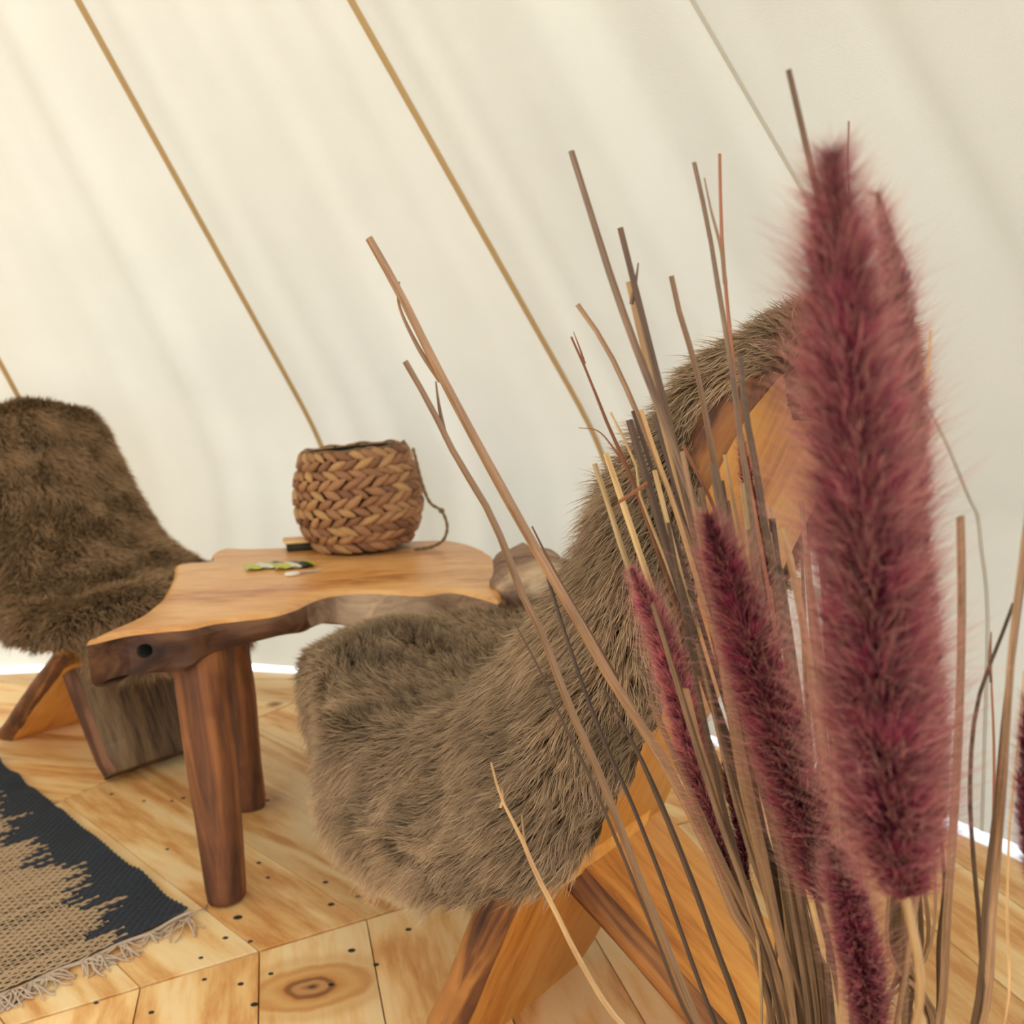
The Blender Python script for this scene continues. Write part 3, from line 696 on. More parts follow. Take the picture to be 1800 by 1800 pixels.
leaf = leaf_mesh(); leaf.materials.append(M['weave']); leaf.shade_smooth()
ROWS = 11; PER = 27
for r in range(ROWS):
    t = (r + 0.62) / ROWS
    for k in range(PER):
        a = 2 * math.pi * (k + 0.5 * (r % 2) + random.uniform(-0.12, 0.12)) / PER; R_ = brad(t)
        o = bpy.data.objects.new('woven_strand', leaf); col.objects.link(o); o.parent = basket
        rad = Vector((math.cos(a), math.sin(a), 0)); tan = Vector((-math.sin(a), math.cos(a), 0))
        sl = (brad(min(1, t + 0.05)) - brad(max(0, t - 0.05))) / (0.1 * BH); upv = (Vector((0, 0, 1)) + rad * sl).normalized()
        tilt = math.radians(27 + random.uniform(-7, 7)) * (1 if r % 2 else -1)
        X = (tan * math.cos(tilt) + upv * math.sin(tilt)).normalized(); nv_ = tan.cross(upv).normalized()
        # the outer end of each strand stands proud, the inner end dives under its neighbour
        X = (X + nv_ * 0.20).normalized(); Y = nv_.cross(X).normalized(); Zv = X.cross(Y)
        sx, sy, sz = 0.047 * random.uniform(0.9, 1.15), 0.0195 * random.uniform(0.85, 1.15), 0.0165
        o.matrix_local = Matrix.Translation(rad * (R_ - 0.004) + Vector((0, 0, t * BH))) @ Matrix((X * sx, Y * sy, Zv * sz)).transposed().to_4x4()
# twisted rim
pth = [(0.106 * math.cos(a), 0.106 * math.sin(a), BH + 0.002 + 0.002 * math.sin(9 * a)) for a in np.linspace(0, 2 * math.pi, 61)]
v1, f1 = tube(pth, 0.0030 + 0.0010 * np.sin(np.linspace(0, 60, 61)), 7, ref=(0, 0, 1), caps=False)
link('rim', mesh_np('rim', v1, f1), M['cord'], basket)
# loose cord loop hanging from the rim on one side
cp = [at(726, 788, bc[1] - 0.03), at(733, 815, bc[1] - 0.045), at(742, 850, bc[1] - 0.05), at(757, 885, bc[1] - 0.05), at(776, 898, bc[1] - 0.05), at(786, 925, bc[1] - 0.05), at(780, 948, bc[1] - 0.05), at_z(762, 960, TZ + 0.006), at_z(728, 966, TZ + 0.005)]
ip = basket.matrix_basis.inverted() if False else (Matrix.Translation(basket.location) @ basket.rotation_euler.to_matrix().to_4x4()).inverted()
cpl = [np.array(ip @ Vector(p)) for p in cp]
v1, f1 = tube(resample(catmull(cpl, 80), 60), 0.0032 + 0.0006 * np.sin(np.arange(60) * 1.9), 7, ref=(0, 1, 0))
c_o = link('cord', mesh_np('cord', v1, f1), M['cord'], basket)
lump('knot', cpl[4], (0.006, 0.006, 0.006), M['cord'], c_o, 3)

# ------------------------------------------------------------------ small things on the table
def packet(px, label, rz, mat, size):
    p = at_z(px[0], px[1], TZ); V = []; F = []; n = 13; m = 9
    def h(u, v): return 0.5 * (max(0, (1 - abs(u) ** 3) * (1 - abs(v) ** 3))) ** 0.6
    for sgn in (1, -1):
        for i in range(n):
            for j in range(m):
                u = -1 + 2 * i / (n - 1); v = -1 + 2 * j / (m - 1)
                V.append((u * size[0] / 2, v * size[1] / 2, sgn * h(u, v) * size[2] + size[2] / 2 + 0.0018 * math.sin(9 * u + 4 * v)))
    for s in (0, 1):
        for i in range(n - 1):
            for j in range(m - 1):
                a = s * n * m + i * m + j; F.append((a, a + m, a + m + 1, a + 1) if s == 0 else (a, a + 1, a + m + 1, a + m))
    o = link('packet', mesh_np('packet', V, F), mat); o.location = (p[0], p[1], TZ + 0.0015); o.rotation_euler = (0, 0, rz)
    tag(o, label, 'packet'); return o
def packet_mat(name, stops):
    t = NT(name); tc = t.node('ShaderNodeTexCoord'); sp = t.node('ShaderNodeSeparateXYZ'); t.link(tc.outputs['Generated'], sp.inputs[0])
    ad = t.node('ShaderNodeMath', operation='MULTIPLY_ADD'); t.link(sp.outputs[1], ad.inputs[0]); ad.inputs[1].default_value = 0.35; t.link(sp.outputs[0], ad.inputs[2])
    r = t.ramp(ad.outputs[0], stops); r.color_ramp.interpolation = 'CONSTANT'; t.link(r.outputs[0], t.bsdf.inputs['Base Color']); t.bsdf.inputs['Roughness'].default_value = 0.3
    return t.m
Yg, Dg, Wg = srgb(182, 184, 70), srgb(34, 40, 18), srgb(214, 212, 192)
pm1 = packet_mat('yellow_white_foil', [(0.0, Yg), (0.40, Wg), (0.70, Yg), (0.92, Dg)]); pm2 = packet_mat('green_white_foil', [(0.0, Yg), (0.42, Wg), (0.66, Dg), (1.05, Yg)])
packet((466, 999), 'small yellow and white foil packet lying nearer the dark chair', 0.35, pm1, (0.075, 0.045, 0.008))
packet((518, 998), 'small green and white foil packet touching the basket side', 0.30, pm2, (0.075, 0.045, 0.009))
tg = at_z(514, 1012, TZ)
tag_o = tag(empty('key_tag', (tg[0], tg[1], TZ)), 'small white oval tag with a bead chain in front of the packets', 'tag'); tag_o.rotation_euler = (0, 0, 0.5)
v1, f1 = tube([(0, 0, 0.0005), (0, 0, 0.002), (0, 0, 0.005), (0, 0, 0.007)], [0.012, 0.0145, 0.0145, 0.011], 18, flat=0.62, ref=(0, 1, 0))
link('tag_body', mesh_np('tag_body', v1, f1), plain('white_plastic', srgb(232, 220, 200), 0.4), tag_o)
bead = lump('bead', (0.018, 0.004, 0.0028), (0.0026, 0.0026, 0.0026), plain('pale_metal', srgb(190, 170, 150), 0.35), tag_o, 1, 0.02)
for i in range(1, 8):
    b = bead.copy(); col.objects.link(b); b.location = (0.018 + 0.0052 * i, 0.004 + 0.002 * math.sin(i * 0.9), 0.0028)
# tan slab with dark edge behind the basket
bp = at_z(518, 955, TZ + 0.012)
off = tag(empty('wooden_coaster', (bp[0] + 0.02, bp[1] + 0.0, TZ)), 'thin tan wooden slab with dark edge poking out behind the basket', 'coaster'); off.rotation_euler = (0, 0, 0.25)
def slab(name, sx, sy, z0, z1, mat, parent, skew=0.0):
    bm = bmesh.new(); bmesh.ops.create_cube(bm, size=1.0)
    for v in bm.verts: v.co = ((v.co.x * sx) * (1 + skew * (v.co.z > 0)), v.co.y * sy, z0 if v.co.z < 0 else z1)
    bmesh.ops.bevel(bm, geom=list(bm.edges), offset=0.002, segments=2, affect='EDGES')
    me = bpy.data.meshes.new(name); bm.to_mesh(me); bm.free(); return link(name, me, mat, parent)
slab('slab_base', 0.074, 0.06, 0.0, 0.016, plain('dark_green_edge', srgb(50, 48, 28), 0.8), off)
slab('slab_face', 0.086, 0.066, 0.0165, 0.022, M['pine'], off)

# ------------------------------------------------------------------ rug
KC = at_z(337, 1612, 0)[:2]; A1 = np.array([-0.683, 0.731]); A2 = np.array([-0.731, -0.683])
RL, RW = 0.95, 0.62
rug = tag(empty('woven_rug', (KC[0], KC[1], 0)), 'flat woven jute rug with a black border and pale fringe', 'rug')
def rugpt(s, w, z):
    s = np.asarray(s, float); w = np.asarray(w, float)
    q = np.stack([s * 14, w * 6, s * 0 + 2.2], -1).reshape(-1, 3); e = vnoise(q, 6).reshape(s.shape)
    edge = np.exp(-w / 0.05)
    ww = w + edge * (0.010 * vnoise(np.stack([s * 11, s * 0, s * 0], -1).reshape(-1, 3), 8).reshape(s.shape))
    zz = z + 0.004 + 0.003 * e + edge * 0.004 * (1 + np.sin(s * 42 + 2 * e))
    P = A1[None] * s.reshape(-1, 1) + A2[None] * ww.reshape(-1, 1)
    return np.c_[P, zz.reshape(-1)].reshape(s.shape + (3,))
Sg, Wg_ = np.meshgrid(np.linspace(0.004, RL, 90), np.linspace(0.004, RW, 60), indexing='ij')
link('gap_shade_sheet', grid_mesh('gap_shade_sheet', rugpt(Sg, Wg_, 0.0)), M['rug_gap_shade'], rug)  # dark sheet added under the weave as shade in its gaps
def yarn_mesh(name, rows, mat, hgt):
    """Half-round yarns lying side by side; rows = (s, w0, w1, radius, phase)."""
    Vs = []; Fs = []; b = 0
    for (s, w0, w1, r, ph) in rows:
        n = max(6, int((w1 - w0) / 0.0045)); w = np.linspace(w0, w1, n)
        wob = 0.0006 * np.sin(w * 60 + ph); lift = hgt * np.sin(w / 0.0085 * math.pi + ph * math.pi)
        L5 = [rugpt(s + wob + r * math.cos(a), w, 0.0012 + lift + r * 0.9 * math.sin(a)) for a in (math.pi, math.pi * 0.68, math.pi * 0.32, 0)]
        P = np.stack(L5, 1); Vs.append(P.reshape(-1, 3))
        ii = np.arange(n - 1)
        for j in range(3): Fs.append(np.stack([b + ii * 4 + j, b + ii * 4 + j + 1, b + (ii + 1) * 4 + j + 1, b + (ii + 1) * 4 + j], 1))
        b += n * 4
    me = bpy.data.meshes.new(name); me.from_pydata(np.vstack(Vs).tolist(), [], np.vstack(Fs).tolist()); me.update()
    o = link(name, me, mat, rug); o['kind'] = 'stuff'; return o
bl = []; ju = []
pitch = 0.0074; nrow = int(RL / pitch)
drift = 0
for i in range(nrow):
    s = 0.004 + i * pitch
    drift = 0.02 * math.sin(i * 0.31) + 0.014 * math.sin(i * 0.113 + 1)
    b0 = 0.092 + drift * 0.8 + random.uniform(-0.032, 0.032)
    bl.append((s, 0.003, b0, 0.0036, i % 2)); ju.append((s, b0, RW, random.choice([0.0014, 0.0019, 0.0022, 0.0026]), i % 2))
yarn_mesh('black_yarn', bl, M['rug_black'], 0.0012); yarn_mesh('jute_yarn', ju, M['rug_jute'], 0.0009)
# warp threads crossing the jute
wv = []
for k in range(46):
    w = 0.12 + k * 0.0110
    if w > RW: break
    s = np.linspace(0.004, RL, 300); lift = 0.0009 * np.sin(s / pitch * math.pi + k * math.pi)
    wv.append(tube(rugpt(s, np.full_like(s, w), 0.0016 + lift), 0.0009, 4, ref=(0, 0, 1), caps=False))
V, F = join(wv); wo = link('warp_thread', mesh_np('warp_thread', V, F), M['rug_jute'], rug); wo['kind'] = 'stuff'
# fringe: a twisted border cord and knotted tassels along the end
w = np.linspace(0.0, RW, 120); pth = rugpt(np.full_like(w, -0.006) + 0.0025 * np.sin(w * 70), w, 0.0) ; v1, f1 = tube(pth, 0.0028, 6, ref=(0, 0, 1))
link('border_cord', mesh_np('border_cord', v1, f1), M['fringe'], rug)
TPX = [(345, 1640, 1.5, 26), (285, 1672, 0.7, 14), (238, 1692, 0.9, 20), (192, 1708, 1.0, 26), (140, 1690, 1.2, 22), (105, 1740, 1.0, 20), (70, 1752, 1.3, 24), (32, 1756, 1.0, 20), (8, 1762, 1.2, 22), (-20, 1775, 1.2, 20)]
for (tx, ty, spread, ln) in TPX:
    q = at_z(tx, ty, 0)[:2] - KC; wpos = float(np.clip(q @ A2, 0.0, RW)); parts_ = []
    for j in range(9):
        ang = random.gauss(0, 0.45 * spread); L = random.uniform(0.03, 0.048) * (ln / 22)
        d = -A1 * math.cos(ang) + A2 * math.sin(ang); st = rugpt(np.array([-0.006]), np.array([wpos + random.uniform(-0.006, 0.006) * spread]), 0.0)[0]
        bend = random.gauss(0, 0.9); pts = []
        for u in np.linspace(0, 1, 9):
            dd = d * math.cos(bend * u) + np.array([-d[1], d[0]]) * math.sin(bend * u)
            pts.append(np.array([st[0], st[1], 0]) + np.r_[dd * L * u, 0.002 + 0.006 * math.sin(math.pi * min(1, u * 1.3)) * random.uniform(0.6, 1) + 0.004 * (1 - u)])
        parts_.append(tube(pts, 0.0013, 5, ref=(0, 0, 1)))
    V, F = join(parts_); link('tassel', mesh_np('tassel', V, F), M['fringe'], rug)

# ------------------------------------------------------------------ dried grass in a floor vase
VX, VY, VH = 0.205, 0.60, 0.29
vase = tag(empty('floor_vase', (VX, VY, 0)), 'stone coloured floor vase holding the dried grass', 'vase')
def lathe(name, prof, mat, parent, n=40):
    V = []; F = []
    for r, z in prof:
        for j in range(n): a = 2 * math.pi * j / n; V.append((r * math.cos(a), r * math.sin(a), z))
    for i in range(len(prof) - 1):
        for j in range(n): a = i * n + j; b = i * n + (j + 1) % n; F.append((a, b, b + n, a + n))
    F.append(tuple(range(n))[::-1]); F.append(tuple((len(prof) - 1) * n + j for j in range(n)))
    return link(name, mesh_np(name, V, F), mat, parent)
lathe('vase_body', [(0.075, 0.0), (0.09, 0.02), (0.105, 0.10), (0.10, 0.19), (0.088, 0.26), (0.092, VH), (0.085, VH), (0.080, 0.26), (0.09, 0.19), (0.094, 0.10), (0.08, 0.02)], M['vase'], vase)
def stalk_path(px, Y0, Y1, n=40):
    """Pixel polyline from the tip down, its distance running from Y0 at the tip to Y1 at the frame edge, then into the vase mouth."""
    px = np.array(px, float); d = np.r_[0, np.cumsum(np.linalg.norm(np.diff(px, axis=0), axis=1))]; t = d / d[-1]
    P = [at(x, y, Y0 + (Y1 - Y0) * k) for (x, y), k in zip(px, t)]
    last = P[-1]
    if last[2] > VH + 0.02:
        q = np.array([VX, VY]); off = last[:2] - q; m = np.linalg.norm(off); off = off * min(1.0, 0.055 / max(m, 1e-6)) * 0.9
        mouth = np.r_[q + off, VH]; P.append(mouth); P.append(np.r_[q + off * 0.5 * -1, 0.06])
    return resample(catmull(P, n * 3), n)
def blade(name, path, rad, mat, parent=None, flat=0.42, ref=(0, 1, 0), sides=4):
    """A dry reed: a folded blade with sharp edges, its grain running along it."""
    V, F = tube(path, rad, sides, flat=flat, ref=ref); me = mesh_np(name, V, F)
    n = len(path); d = np.r_[0, np.cumsum(np.linalg.norm(np.diff(path, axis=0), axis=1))]
    g = np.stack([np.tile(np.arange(sides) * 2.6, n), np.zeros(n * sides), np.repeat(d * 26, sides)], 1)
    at_ = me.attributes.new('grain', 'FLOAT_VECTOR', 'POINT'); at_.data.foreach_set('vector', g.astype(np.float32).ravel())
    return link(name, me, mat, parent, smooth=False)
def stalk(px, w, Y, mat, label, group, fork=None, flat=0.45, Yb=None, tipw=0.65):
    path = stalk_path(px, Y, Yb if Yb is not None else 0.5 * Y + 0.5 * VY)
    n = len(path); rad = np.interp(np.linspace(0, 1, n), [0, 0.15, 0.6, 1], [tipw, 0.85, 1.0, 1.0]) * w * 1.15 * Y / FPX / 2
    rad = rad * (1 + 0.06 * vnoise(np.c_[np.arange(n) * 0.9, np.full(n, w), np.full(n, px[0][0] * 0.1)]))
    o = blade('reed_stalk', path, rad, M[mat], None, flat, (0.7 * random.uniform(-1, 1), 1, 0.2 * random.uniform(-1, 1))); tag(o, label, 'reed', group)
    for k, fk in enumerate(fork or []):
        pts = [at(x, y, Y + 0.002) for x, y in fk]; pp = resample(catmull(pts, 40), 18)
        blade('side_shoot', pp, np.linspace(0.25, 0.9, 18) * w * 0.33 * Y / FPX, M[mat], o, 0.6)
    return o
G = 'dried reed stalks standing in the vase'
stalk([(648, 418), (700, 510), (770, 650), (850, 800), (905, 900), (985, 1040), (1020, 1100), (1071, 1189), (1172, 1349), (1250, 1504), (1289, 1602), (1340, 1683), (1382, 1800)], 18, 0.66, 'reed_mauve', 'long mauve brown reed leaning across the canvas, cut higher than its neighbour', None, [[(702, 495), (700, 530), (735, 610), (775, 670)], [(935, 925), (960, 975), (1000, 1050), (1085, 1195)]])
stalk([(712, 635), (760, 720), (800, 800), (860, 900), (890, 970), (920, 1050), (950, 1108), (1000, 1240), (1055, 1364), (1110, 1508), (1172, 1664), (1227, 1800)], 16, 0.64, 'reed_mauve', 'brown reed with a blunt end leaning across the basket side of the table', None, [[(766, 670), (772, 715), (783, 770)]])
stalk([(960, 1005), (989, 1100), (1055, 1287), (1110, 1411), (1164, 1547), (1258, 1800)], 8, 0.66, 'reed_dark', 'very thin dark reed crossing the taupe sheepskin', None)
stalk([(1061, 1209), (1094, 1271), (1126, 1333), (1172, 1438), (1223, 1567), (1258, 1664), (1308, 1800)], 11, 0.68, 'reed_dark', 'dark short reed whose pale tip ends against the sheepskin edge', None, None, 0.5, None, 0.3)
stalk([(863, 1340), (880, 1400), (915, 1470), (940, 1530), (980, 1610), (1020, 1690), (1092, 1800)], 10, 0.62, 'reed_tan', 'short forked tan reed reaching out over the seat of wool', None, [[(917, 1432), (920, 1465), (926, 1500)], [(882, 1385), (884, 1402), (880, 1420)]], 0.6, None, 0.3)
stalk([(1004, 265), (1040, 380), (1075, 490), (1110, 590), (1160, 720), (1200, 830), (1250, 960), (1310, 1150), (1380, 1450), (1440, 1800)], 19, 0.58, 'reed_mauve', 'thick mauve brown reed rising well above the chair back', None)
stalk([(905, 1095), (945, 1170), (985, 1260), (1030, 1350), (1085, 1480), (1150, 1640), (1215, 1800)], 7, 0.68, 'reed_dark', 'wispy dark twig lying along a tan reed before the wool', None, [[(1128, 1080), (1121, 1130), (1122, 1165)]], 0.7, None, 0.25)
stalk([(1090, 400), (1110, 480), (1140, 600), (1170, 720), (1205, 870), (1250, 1040), (1310, 1260), (1380, 1560), (1412, 1800)], 14, 0.60, 'reed_dark', 'dark brown reed with a peeling tip beside the thick mauve one', None, [[(1122, 462), (1117, 500), (1110, 535)]])
stalk([(1105, 495), (1125, 580), (1160, 720), (1195, 850), (1240, 1000), (1300, 1210), (1370, 1500), (1400, 1800)], 15, 0.62, 'reed_tan', 'tan reed split at its tip among the upright cluster', None)
stalk([(1015, 535), (1060, 600), (1100, 680), (1130, 750), (1175, 860), (1235, 1020), (1300, 1230), (1380, 1560), (1420, 1800)], 12, 0.66, 'reed_mauve', 'reed bending left at its blunt brown top', None)
stalk([(1004, 592), (1030, 650), (1070, 750), (1110, 840), (1150, 950), (1200, 1100), (1280, 1330), (1370, 1650), (1400, 1800)], 8, 0.68, 'reed_rust', 'thin rust reed with a two pronged tip', None, [[(1008, 583), (1020, 615), (1028, 640)], [(1017, 752), (1050, 757), (1080, 790), (1112, 840)]], 0.7, None, 0.4)
stalk([(1180, 485), (1197, 560), (1222, 640), (1242, 740), (1265, 860), (1290, 990), (1330, 1180), (1390, 1480), (1430, 1800)], 12, 0.60, 'reed_mauve', 'reed with a dark slanted broken tip before the chair back', None)
stalk([(1220, 285), (1245, 400), (1265, 520), (1285, 640), (1300, 760), (1320, 900), (1350, 1120), (1410, 1480), (1450, 1800)], 14, 0.58, 'reed_mauve', 'tall straight brown reed crossing the top of the chair back', None, [[(1238, 312), (1250, 370), (1268, 440), (1275, 500)]])
stalk([(1265, 270), (1268, 400), (1276, 510), (1288, 630), (1302, 760), (1330, 920), (1370, 1150), (1430, 1500), (1470, 1800)], 9, 0.60, 'reed_rust', 'slim upright rust reed next to the tall straight brown one', None)
stalk([(1386, 122), (1402, 190), (1420, 270), (1450, 400), (1490, 620), (1530, 900), (1570, 1300), (1590, 1800)], 13, 0.47, 'reed_dark', 'tallest dark reed rising behind the large purple plume', None, Yb=0.52)
stalk([(1492, 213), (1490, 290), (1500, 420), (1525, 700), (1560, 1100), (1590, 1500), (1610, 1800)], 6, 0.55, 'reed_rust', 'hair thin reed showing above the large purple plume', None)
stalk([(1637, 580), (1630, 660), (1615, 760), (1605, 900), (1600, 1100), (1605, 1400), (1615, 1800)], 7, 0.55, 'reed_tan', 'thin pale reed standing at the canvas side of the purple plumes', None)
stalk([(1688, 908), (1690, 1000), (1690, 1120), (1686, 1260), (1678, 1420), (1665, 1600), (1652, 1800)], 19, 0.46, 'reed_mauve', 'blunt thick brown reed standing alone before the canvas foot', None, None, 0.45, 0.52, 0.75)
stalk([(1812, 860), (1795, 1000), (1778, 1150), (1768, 1300), (1758, 1450), (1745, 1600), (1728, 1800)], 24, 0.44, 'reed_mauve', 'broad pale reed beside a dark one over the canvas foot', None, None, 0.4, 0.5)
stalk([(1800, 1000), (1784, 1120), (1768, 1250), (1752, 1420), (1735, 1560), (1712, 1800)], 16, 0.47, 'reed_dark', 'dark reed tucked along the broad pale reed', None, None, 0.5, 0.52)
stalk([(1782, 1060), (1752, 1140), (1728, 1200), (1712, 1270), (1705, 1400), (1712, 1520), (1722, 1640), (1722, 1800)], 9, 0.47, 'reed_dark', 'thin reed bowed in a long arc near the canvas foot', None, [[(1742, 1110), (1738, 1160), (1742, 1200)]], 0.6, 0.52)
stalk([(1742, 1112), (1742, 1180), (1747, 1300), (1746, 1450), (1735, 1600), (1715, 1800)], 8, 0.50, 'reed_rust', 'slim rust reed with a pointed bud before the canvas foot', None, None, 0.6, 0.54, 0.4)
stalk([(1655, 1480), (1660, 1560), (1650, 1660), (1648, 1800)], 9, 0.50, 'reed_dark', 'short black brown reed between the plume and the lone thick reed', None)
stalk([(1800, 1180), (1790, 1300), (1775, 1450), (1770, 1600), (1765, 1800)], 10, 0.5, 'reed_tan', 'tan reed behind the broad pale reed', None)
stalk([(1045, 815), (1070, 890), (1095, 970), (1120, 1040), (1150, 1130), (1180, 1210), (1230, 1330), (1290, 1480), (1360, 1700), (1385, 1800)], 12, 0.66, 'reed_straw', 'straw reed outermost of the pair rising over the wool', None)
stalk([(1065, 797), (1090, 870), (1120, 960), (1150, 1050), (1175, 1120), (1210, 1210), (1270, 1370), (1330, 1520), (1392, 1720), (1410, 1800)], 13, 0.65, 'reed_straw', 'straw reed just inside the outermost pale one', None)
stalk([(1073, 725), (1090, 760), (1112, 795), (1118, 815), (1120, 850), (1128, 880), (1160, 960), (1230, 1150), (1330, 1450), (1400, 1800)], 6, 0.64, 'reed_straw', 'thin reed with a kinked upper end', None)
stalk([(1106, 738), (1130, 820), (1160, 920), (1200, 1050), (1250, 1220), (1300, 1380), (1370, 1600), (1418, 1800)], 17, 0.63, 'reed_dark', 'broad dark brown reed cut square in the cluster', None, None, 0.4)
stalk([(1112, 722), (1135, 790), (1165, 880), (1210, 1020), (1270, 1220), (1340, 1450), (1400, 1650), (1425, 1800)], 11, 0.64, 'reed_dark', 'dark reed behind the square cut broad one', None)
stalk([(1127, 720), (1150, 790), (1185, 890), (1225, 1020), (1280, 1200), (1350, 1430), (1410, 1640), (1440, 1800)], 10, 0.65, 'reed_tan', 'tan reed between the dark cluster stalks', None)
stalk([(1150, 728), (1170, 800), (1200, 900), (1240, 1030), (1300, 1230), (1370, 1480), (1440, 1800)], 11, 0.66, 'reed_dark', 'dark reed topped by a bright rim near the chair post', None)
stalk([(1200, 782), (1225, 830), (1255, 890), (1285, 980), (1330, 1130), (1380, 1350), (1440, 1650), (1460, 1800)], 9, 0.66, 'reed_rust', 'rust reed against the dark side of the chair back', None)
stalk([(1301, 628), (1310, 720), (1330, 830), (1345, 930), (1370, 1050), (1390, 1200), (1420, 1400), (1455, 1700), (1462, 1800)], 15, 0.56, 'reed_dark', 'dark reed with a frayed pale tip over the chair back', None)
stalk([(1375, 930), (1395, 1010), (1420, 1150), (1445, 1350), (1475, 1600), (1485, 1800)], 16, 0.52, 'reed_tan', 'wide tan reed leaning beside the large purple plume', None)
stalk([(1203, 1210), (1225, 1300), (1260, 1400), (1300, 1530), (1350, 1680), (1390, 1800)], 17, 0.60, 'reed_mauve', 'reed snapped short with a ragged top beside the thin plume', None, None, 0.45, None, 0.95)
tw = resample(np.array([at(1087, 883, 0.625), at(1112, 867, 0.625), at(1138, 848, 0.625)]), 8)
o = blade('broken_twig', tw, 0.0011, M['reed_rust']); tag(o, 'tiny twig caught crosswise on the reeds', 'twig')
# the thick of the bunch: look-alike stalks that start lower
rr = random.Random(11)
for i in range(46):
    k = i / 45
    tx = 1150 + 330 * k + rr.uniform(-25, 25); ty = rr.uniform(760, 1180) + 220 * abs(k - 0.3); bx = 1370 + 175 * k + rr.uniform(-25, 25)
    mid = (tx * 0.5 + bx * 0.5 - 6 + rr.uniform(-10, 10), ty * 0.5 + 900)
    mt = rr.choice(['reed_tan', 'reed_mauve', 'reed_dark', 'reed_straw', 'reed_mauve', 'reed_dark'])
    nm_ = {'reed_tan': 'tan', 'reed_mauve': 'mauve brown', 'reed_dark': 'dark brown', 'reed_straw': 'straw coloured'}[mt]
    stalk([(tx, ty), mid, (bx, 1800)], rr.uniform(9, 17), rr.uniform(0.56, 0.68), mt, nm_ + ' reed packed in the thick of the grass bunch', nm_ + ' reeds in the thick of the bunch', None, rr.uniform(0.35, 0.6))
# lower stalks towards the canvas side
for i in range(10):
    tx = rr.uniform(1560, 1640); stalk([(tx, rr.uniform(1380, 1560)), (tx + rr.uniform(-12, 12), 1680), (1590 + rr.uniform(-60, 60), 1800)], rr.uniform(9, 18), rr.uniform(0.48, 0.58), 'reed_dark' if i % 2 else 'reed_mauve', ('dark brown' if i % 2 else 'mauve brown') + ' reed low in the bunch below the purple plumes', ('dark' if i % 2 else 'mauve') + ' reeds below the plumes')

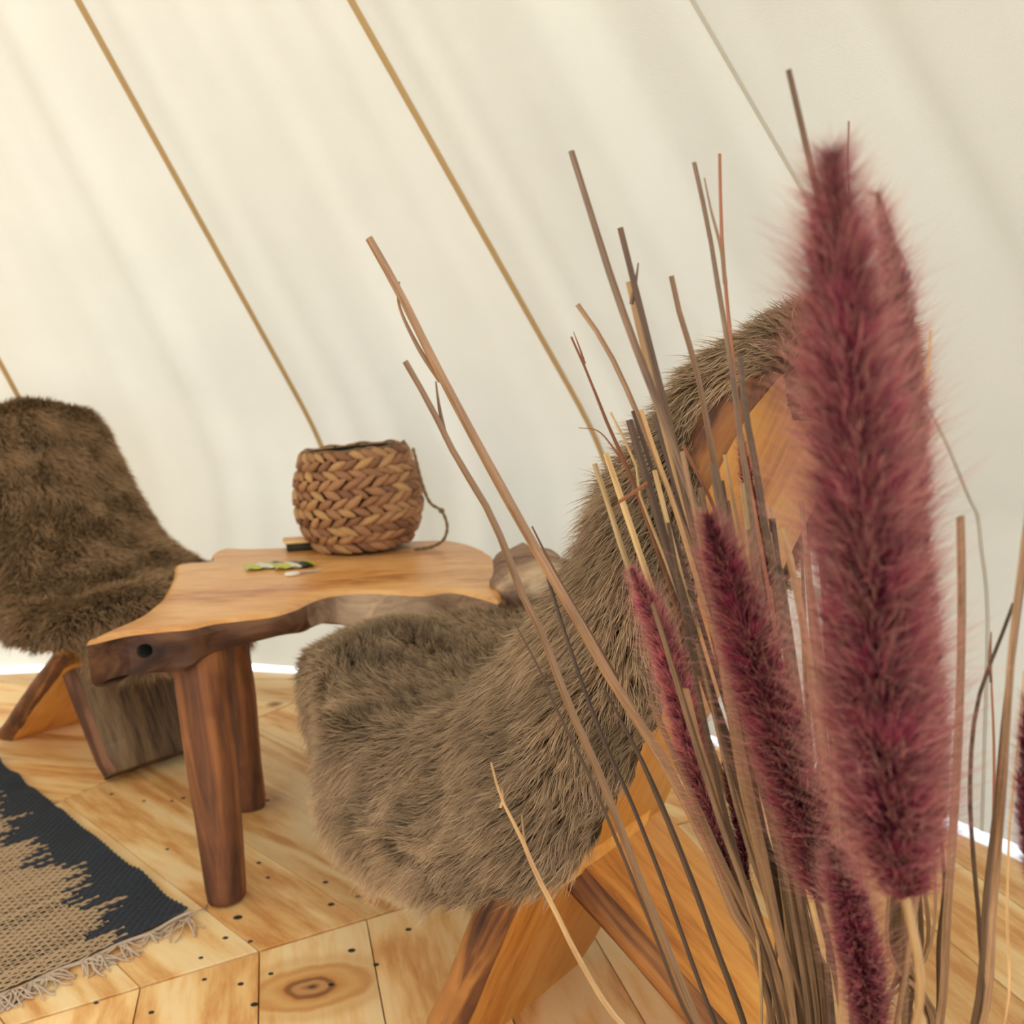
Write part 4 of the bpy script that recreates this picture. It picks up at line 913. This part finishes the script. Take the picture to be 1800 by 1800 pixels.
def plume(px, hw, Y, label, count, stem_mat='reed_tan', stem_w=16, Yb=None, blen=1.0, cw=0.5, tone=('spikelet', 'plume')):
    """Fountain grass: a spike of dark spikelets with long bristles, on a stem that runs down into the vase."""
    px = np.array(px, float); P = np.array([at(x, y, Y + (k / max(1, len(px) - 1)) * ((Yb or Y) - Y)) for k, (x, y) in enumerate(px)])
    n = 60; path = resample(catmull(P, 160), n)
    t = np.linspace(0, 1, n); R_ = np.interp(t, np.linspace(0, 1, len(hw)), hw) * Y / FPX
    root = tag(empty('grass_plume', tuple(path[-1])), label, 'grass')
    base = path[-1]
    v1, f1 = tube(path - base, np.maximum(0.0006, R_ * cw * 0.40), 10, ref=(0, 1, 0))
    v1 = np.array(v1); d = 1 + 0.0; v1 = v1 + (vnoise(v1 * 260, 4) * 0.0016)[:, None] * np.array([1, 1, 0.3])
    link('spike', mesh_np('spike', v1, f1), M['plume_core'], root)
    T = np.gradient(path, axis=0); T /= np.linalg.norm(T, axis=1)[:, None]
    ip_ = rng.random(count) * (n - 1.001); i = ip_.astype(int); f = (ip_ - i)[:, None]
    c = path[i] * (1 - f) + path[i + 1] * f; r = (R_[i] * (1 - f[:, 0]) + R_[i + 1] * f[:, 0])
    Tt = -T[i]                                            # towards the tip
    # dark spikelets stand in tufts round the spike; long pale bristles make a haze around them
    s = np.cross(Tt, np.array([0, 1.0, 0])); s /= np.linalg.norm(s, axis=1)[:, None]; u = np.cross(s, Tt)
    nt = max(30, int(np.linalg.norm(np.diff(path, axis=0), axis=1).sum() / 0.0062)); tuft = np.floor(ip_ / (n - 1) * nt)
    sub = rng.integers(0, 4, count); a = tuft * 2.39996 + sub * 1.5708 + rng.normal(size=count) * 0.20
    out = s * np.cos(a)[:, None] + u * np.sin(a)[:, None]
    hsh = (np.sin(tuft * 12.9898 + sub * 78.233) * 43758.5453) % 1.0
    half_ = rng.random(count) < 0.45
    for nm2, sel, mat in (('spikelet', half_, M[tone[0]]), ('bristle', ~half_, M[tone[1]])):
        k = int(sel.sum()); o_, T_, r_, c_, h_ = out[sel], Tt[sel], r[sel], c[sel], hsh[sel]
        if nm2 == 'spikelet':
            ln = r_ * (0.55 + 0.35 * h_ + 0.15 * rng.random(k)) * blen
            d0 = o_ * 0.9 + T_ * 0.6 + rng.normal(size=(k, 3)) * 0.12; d1 = o_ * 0.45 + T_ * 1.0 + rng.normal(size=(k, 3)) * 0.15; wd = 0.0011 * (0.6 + 0.7 * rng.random(k)) * (r_ / 0.02) ** 0.5
        else:
            a2 = rng.random(k) * 6.283; o_ = s[sel] * np.cos(a2)[:, None] + u[sel] * np.sin(a2)[:, None]
            ln = (r_ * 0.72 + R_.max() * 0.28) * (0.75 + 0.85 * rng.random(k) ** 1.6) * blen
            d0 = o_ * 0.95 + T_ * 0.5 + rng.normal(size=(k, 3)) * 0.2; d1 = o_ * 0.7 + T_ * 0.75 + rng.normal(size=(k, 3)) * 0.35; wd = 0.00026 * (0.7 + 0.6 * rng.random(k)) * (r_ / 0.02) ** 0.3
        me = strands_mesh(nm2, c_ + o_ * (r_ * cw * 0.35)[:, None] - base, d0, d1, ln, wd, along_pow=1.2, nseg=3, lock=np.clip(h_ * 0.8 + 0.1 + 0.12 * rng.normal(size=k), 0, 1))
        b = link(nm2, me, mat, root, smooth=False); b['kind'] = 'stuff'
    st = P[-1]; q = np.array([VX, VY]); off_ = st[:2] - q; off_ = off_ / max(np.linalg.norm(off_), 1e-6) * min(np.linalg.norm(off_), 0.05)
    dirn = (path[-1] - path[-8]); dirn /= np.linalg.norm(dirn)
    sp = [path[-4], path[-1], path[-1] + dirn * 0.05, np.r_[q + off_, VH], np.r_[q - off_ * 0.3, 0.06]]
    if path[-1][2] < VH + 0.08: sp = [path[-4], path[-1], np.r_[q + off_, VH], np.r_[q - off_ * 0.3, 0.06]]
    pp = resample(catmull(sp, 120), 40) - base
    blade('stem', pp, stem_w * Y / FPX / 2, M[stem_mat], root, 0.8, (0, 1, 0), 8)
    return root
plume([(1460, 268), (1470, 400), (1488, 600), (1508, 800), (1526, 1000), (1543, 1200), (1562, 1400), (1590, 1570)], [6, 58, 80, 94, 100, 106, 114, 108, 64], 0.35, 'largest purple plume, broad and fluffy, tallest in the bunch', 36000, 'reed_tan', 22, 0.40, 1.0, 0.55)
plume([(1542, 338), (1572, 480), (1594, 700), (1602, 950), (1622, 1200), (1636, 1380), (1612, 1570)], [5, 34, 44, 48, 52, 54, 50, 30], 0.41, 'slender purple plume leaning out from behind the largest one', 14000, 'reed_mauve', 14, 0.46)
plume([(1243, 905), (1270, 985), (1308, 1100), (1348, 1230), (1388, 1350), (1418, 1450), (1448, 1580)], [5, 42, 56, 62, 64, 66, 60, 38], 0.50, 'medium magenta plume with a pink tip leaning over the reeds', 16000, 'reed_tan', 13, 0.53)
plume([(1110, 1000), (1140, 1062), (1166, 1130), (1190, 1210), (1218, 1330), (1250, 1430), (1282, 1530), (1306, 1590)], [4, 28, 34, 36, 36, 34, 30, 22, 10], 0.62, 'narrow pale pink plume against the wool of the chair', 15000, 'reed_tan', 9, 0.64, tone=('spikelet_pale', 'plume_pale'))
plume([(1300, 755), (1312, 830), (1330, 920), (1352, 1040), (1368, 1150)], [5, 15, 20, 22, 20, 10], 0.62, 'sliver of a purple plume half hidden among reeds on the chair back', 5000, 'reed_tan', 8, 0.63)
plume([(1270, 1290), (1285, 1380), (1300, 1460), (1316, 1560)], [4, 14, 16, 14, 6], 0.63, 'small thin plume beside the narrow pink one', 3500, 'reed_tan', 7, 0.63)
plume([(1470, 1500), (1495, 1600), (1520, 1720), (1535, 1840)], [20, 42, 50, 48, 30], 0.46, 'low purple plume at the foot of the largest one', 10000, 'reed_tan', 14, 0.48)
plume([(1806, 1220), (1808, 1340), (1812, 1460), (1822, 1600)], [6, 22, 30, 26, 10], 0.44, 'purple plume half out beyond the broad pale reed', 6000, 'reed_tan', 12, 0.47)
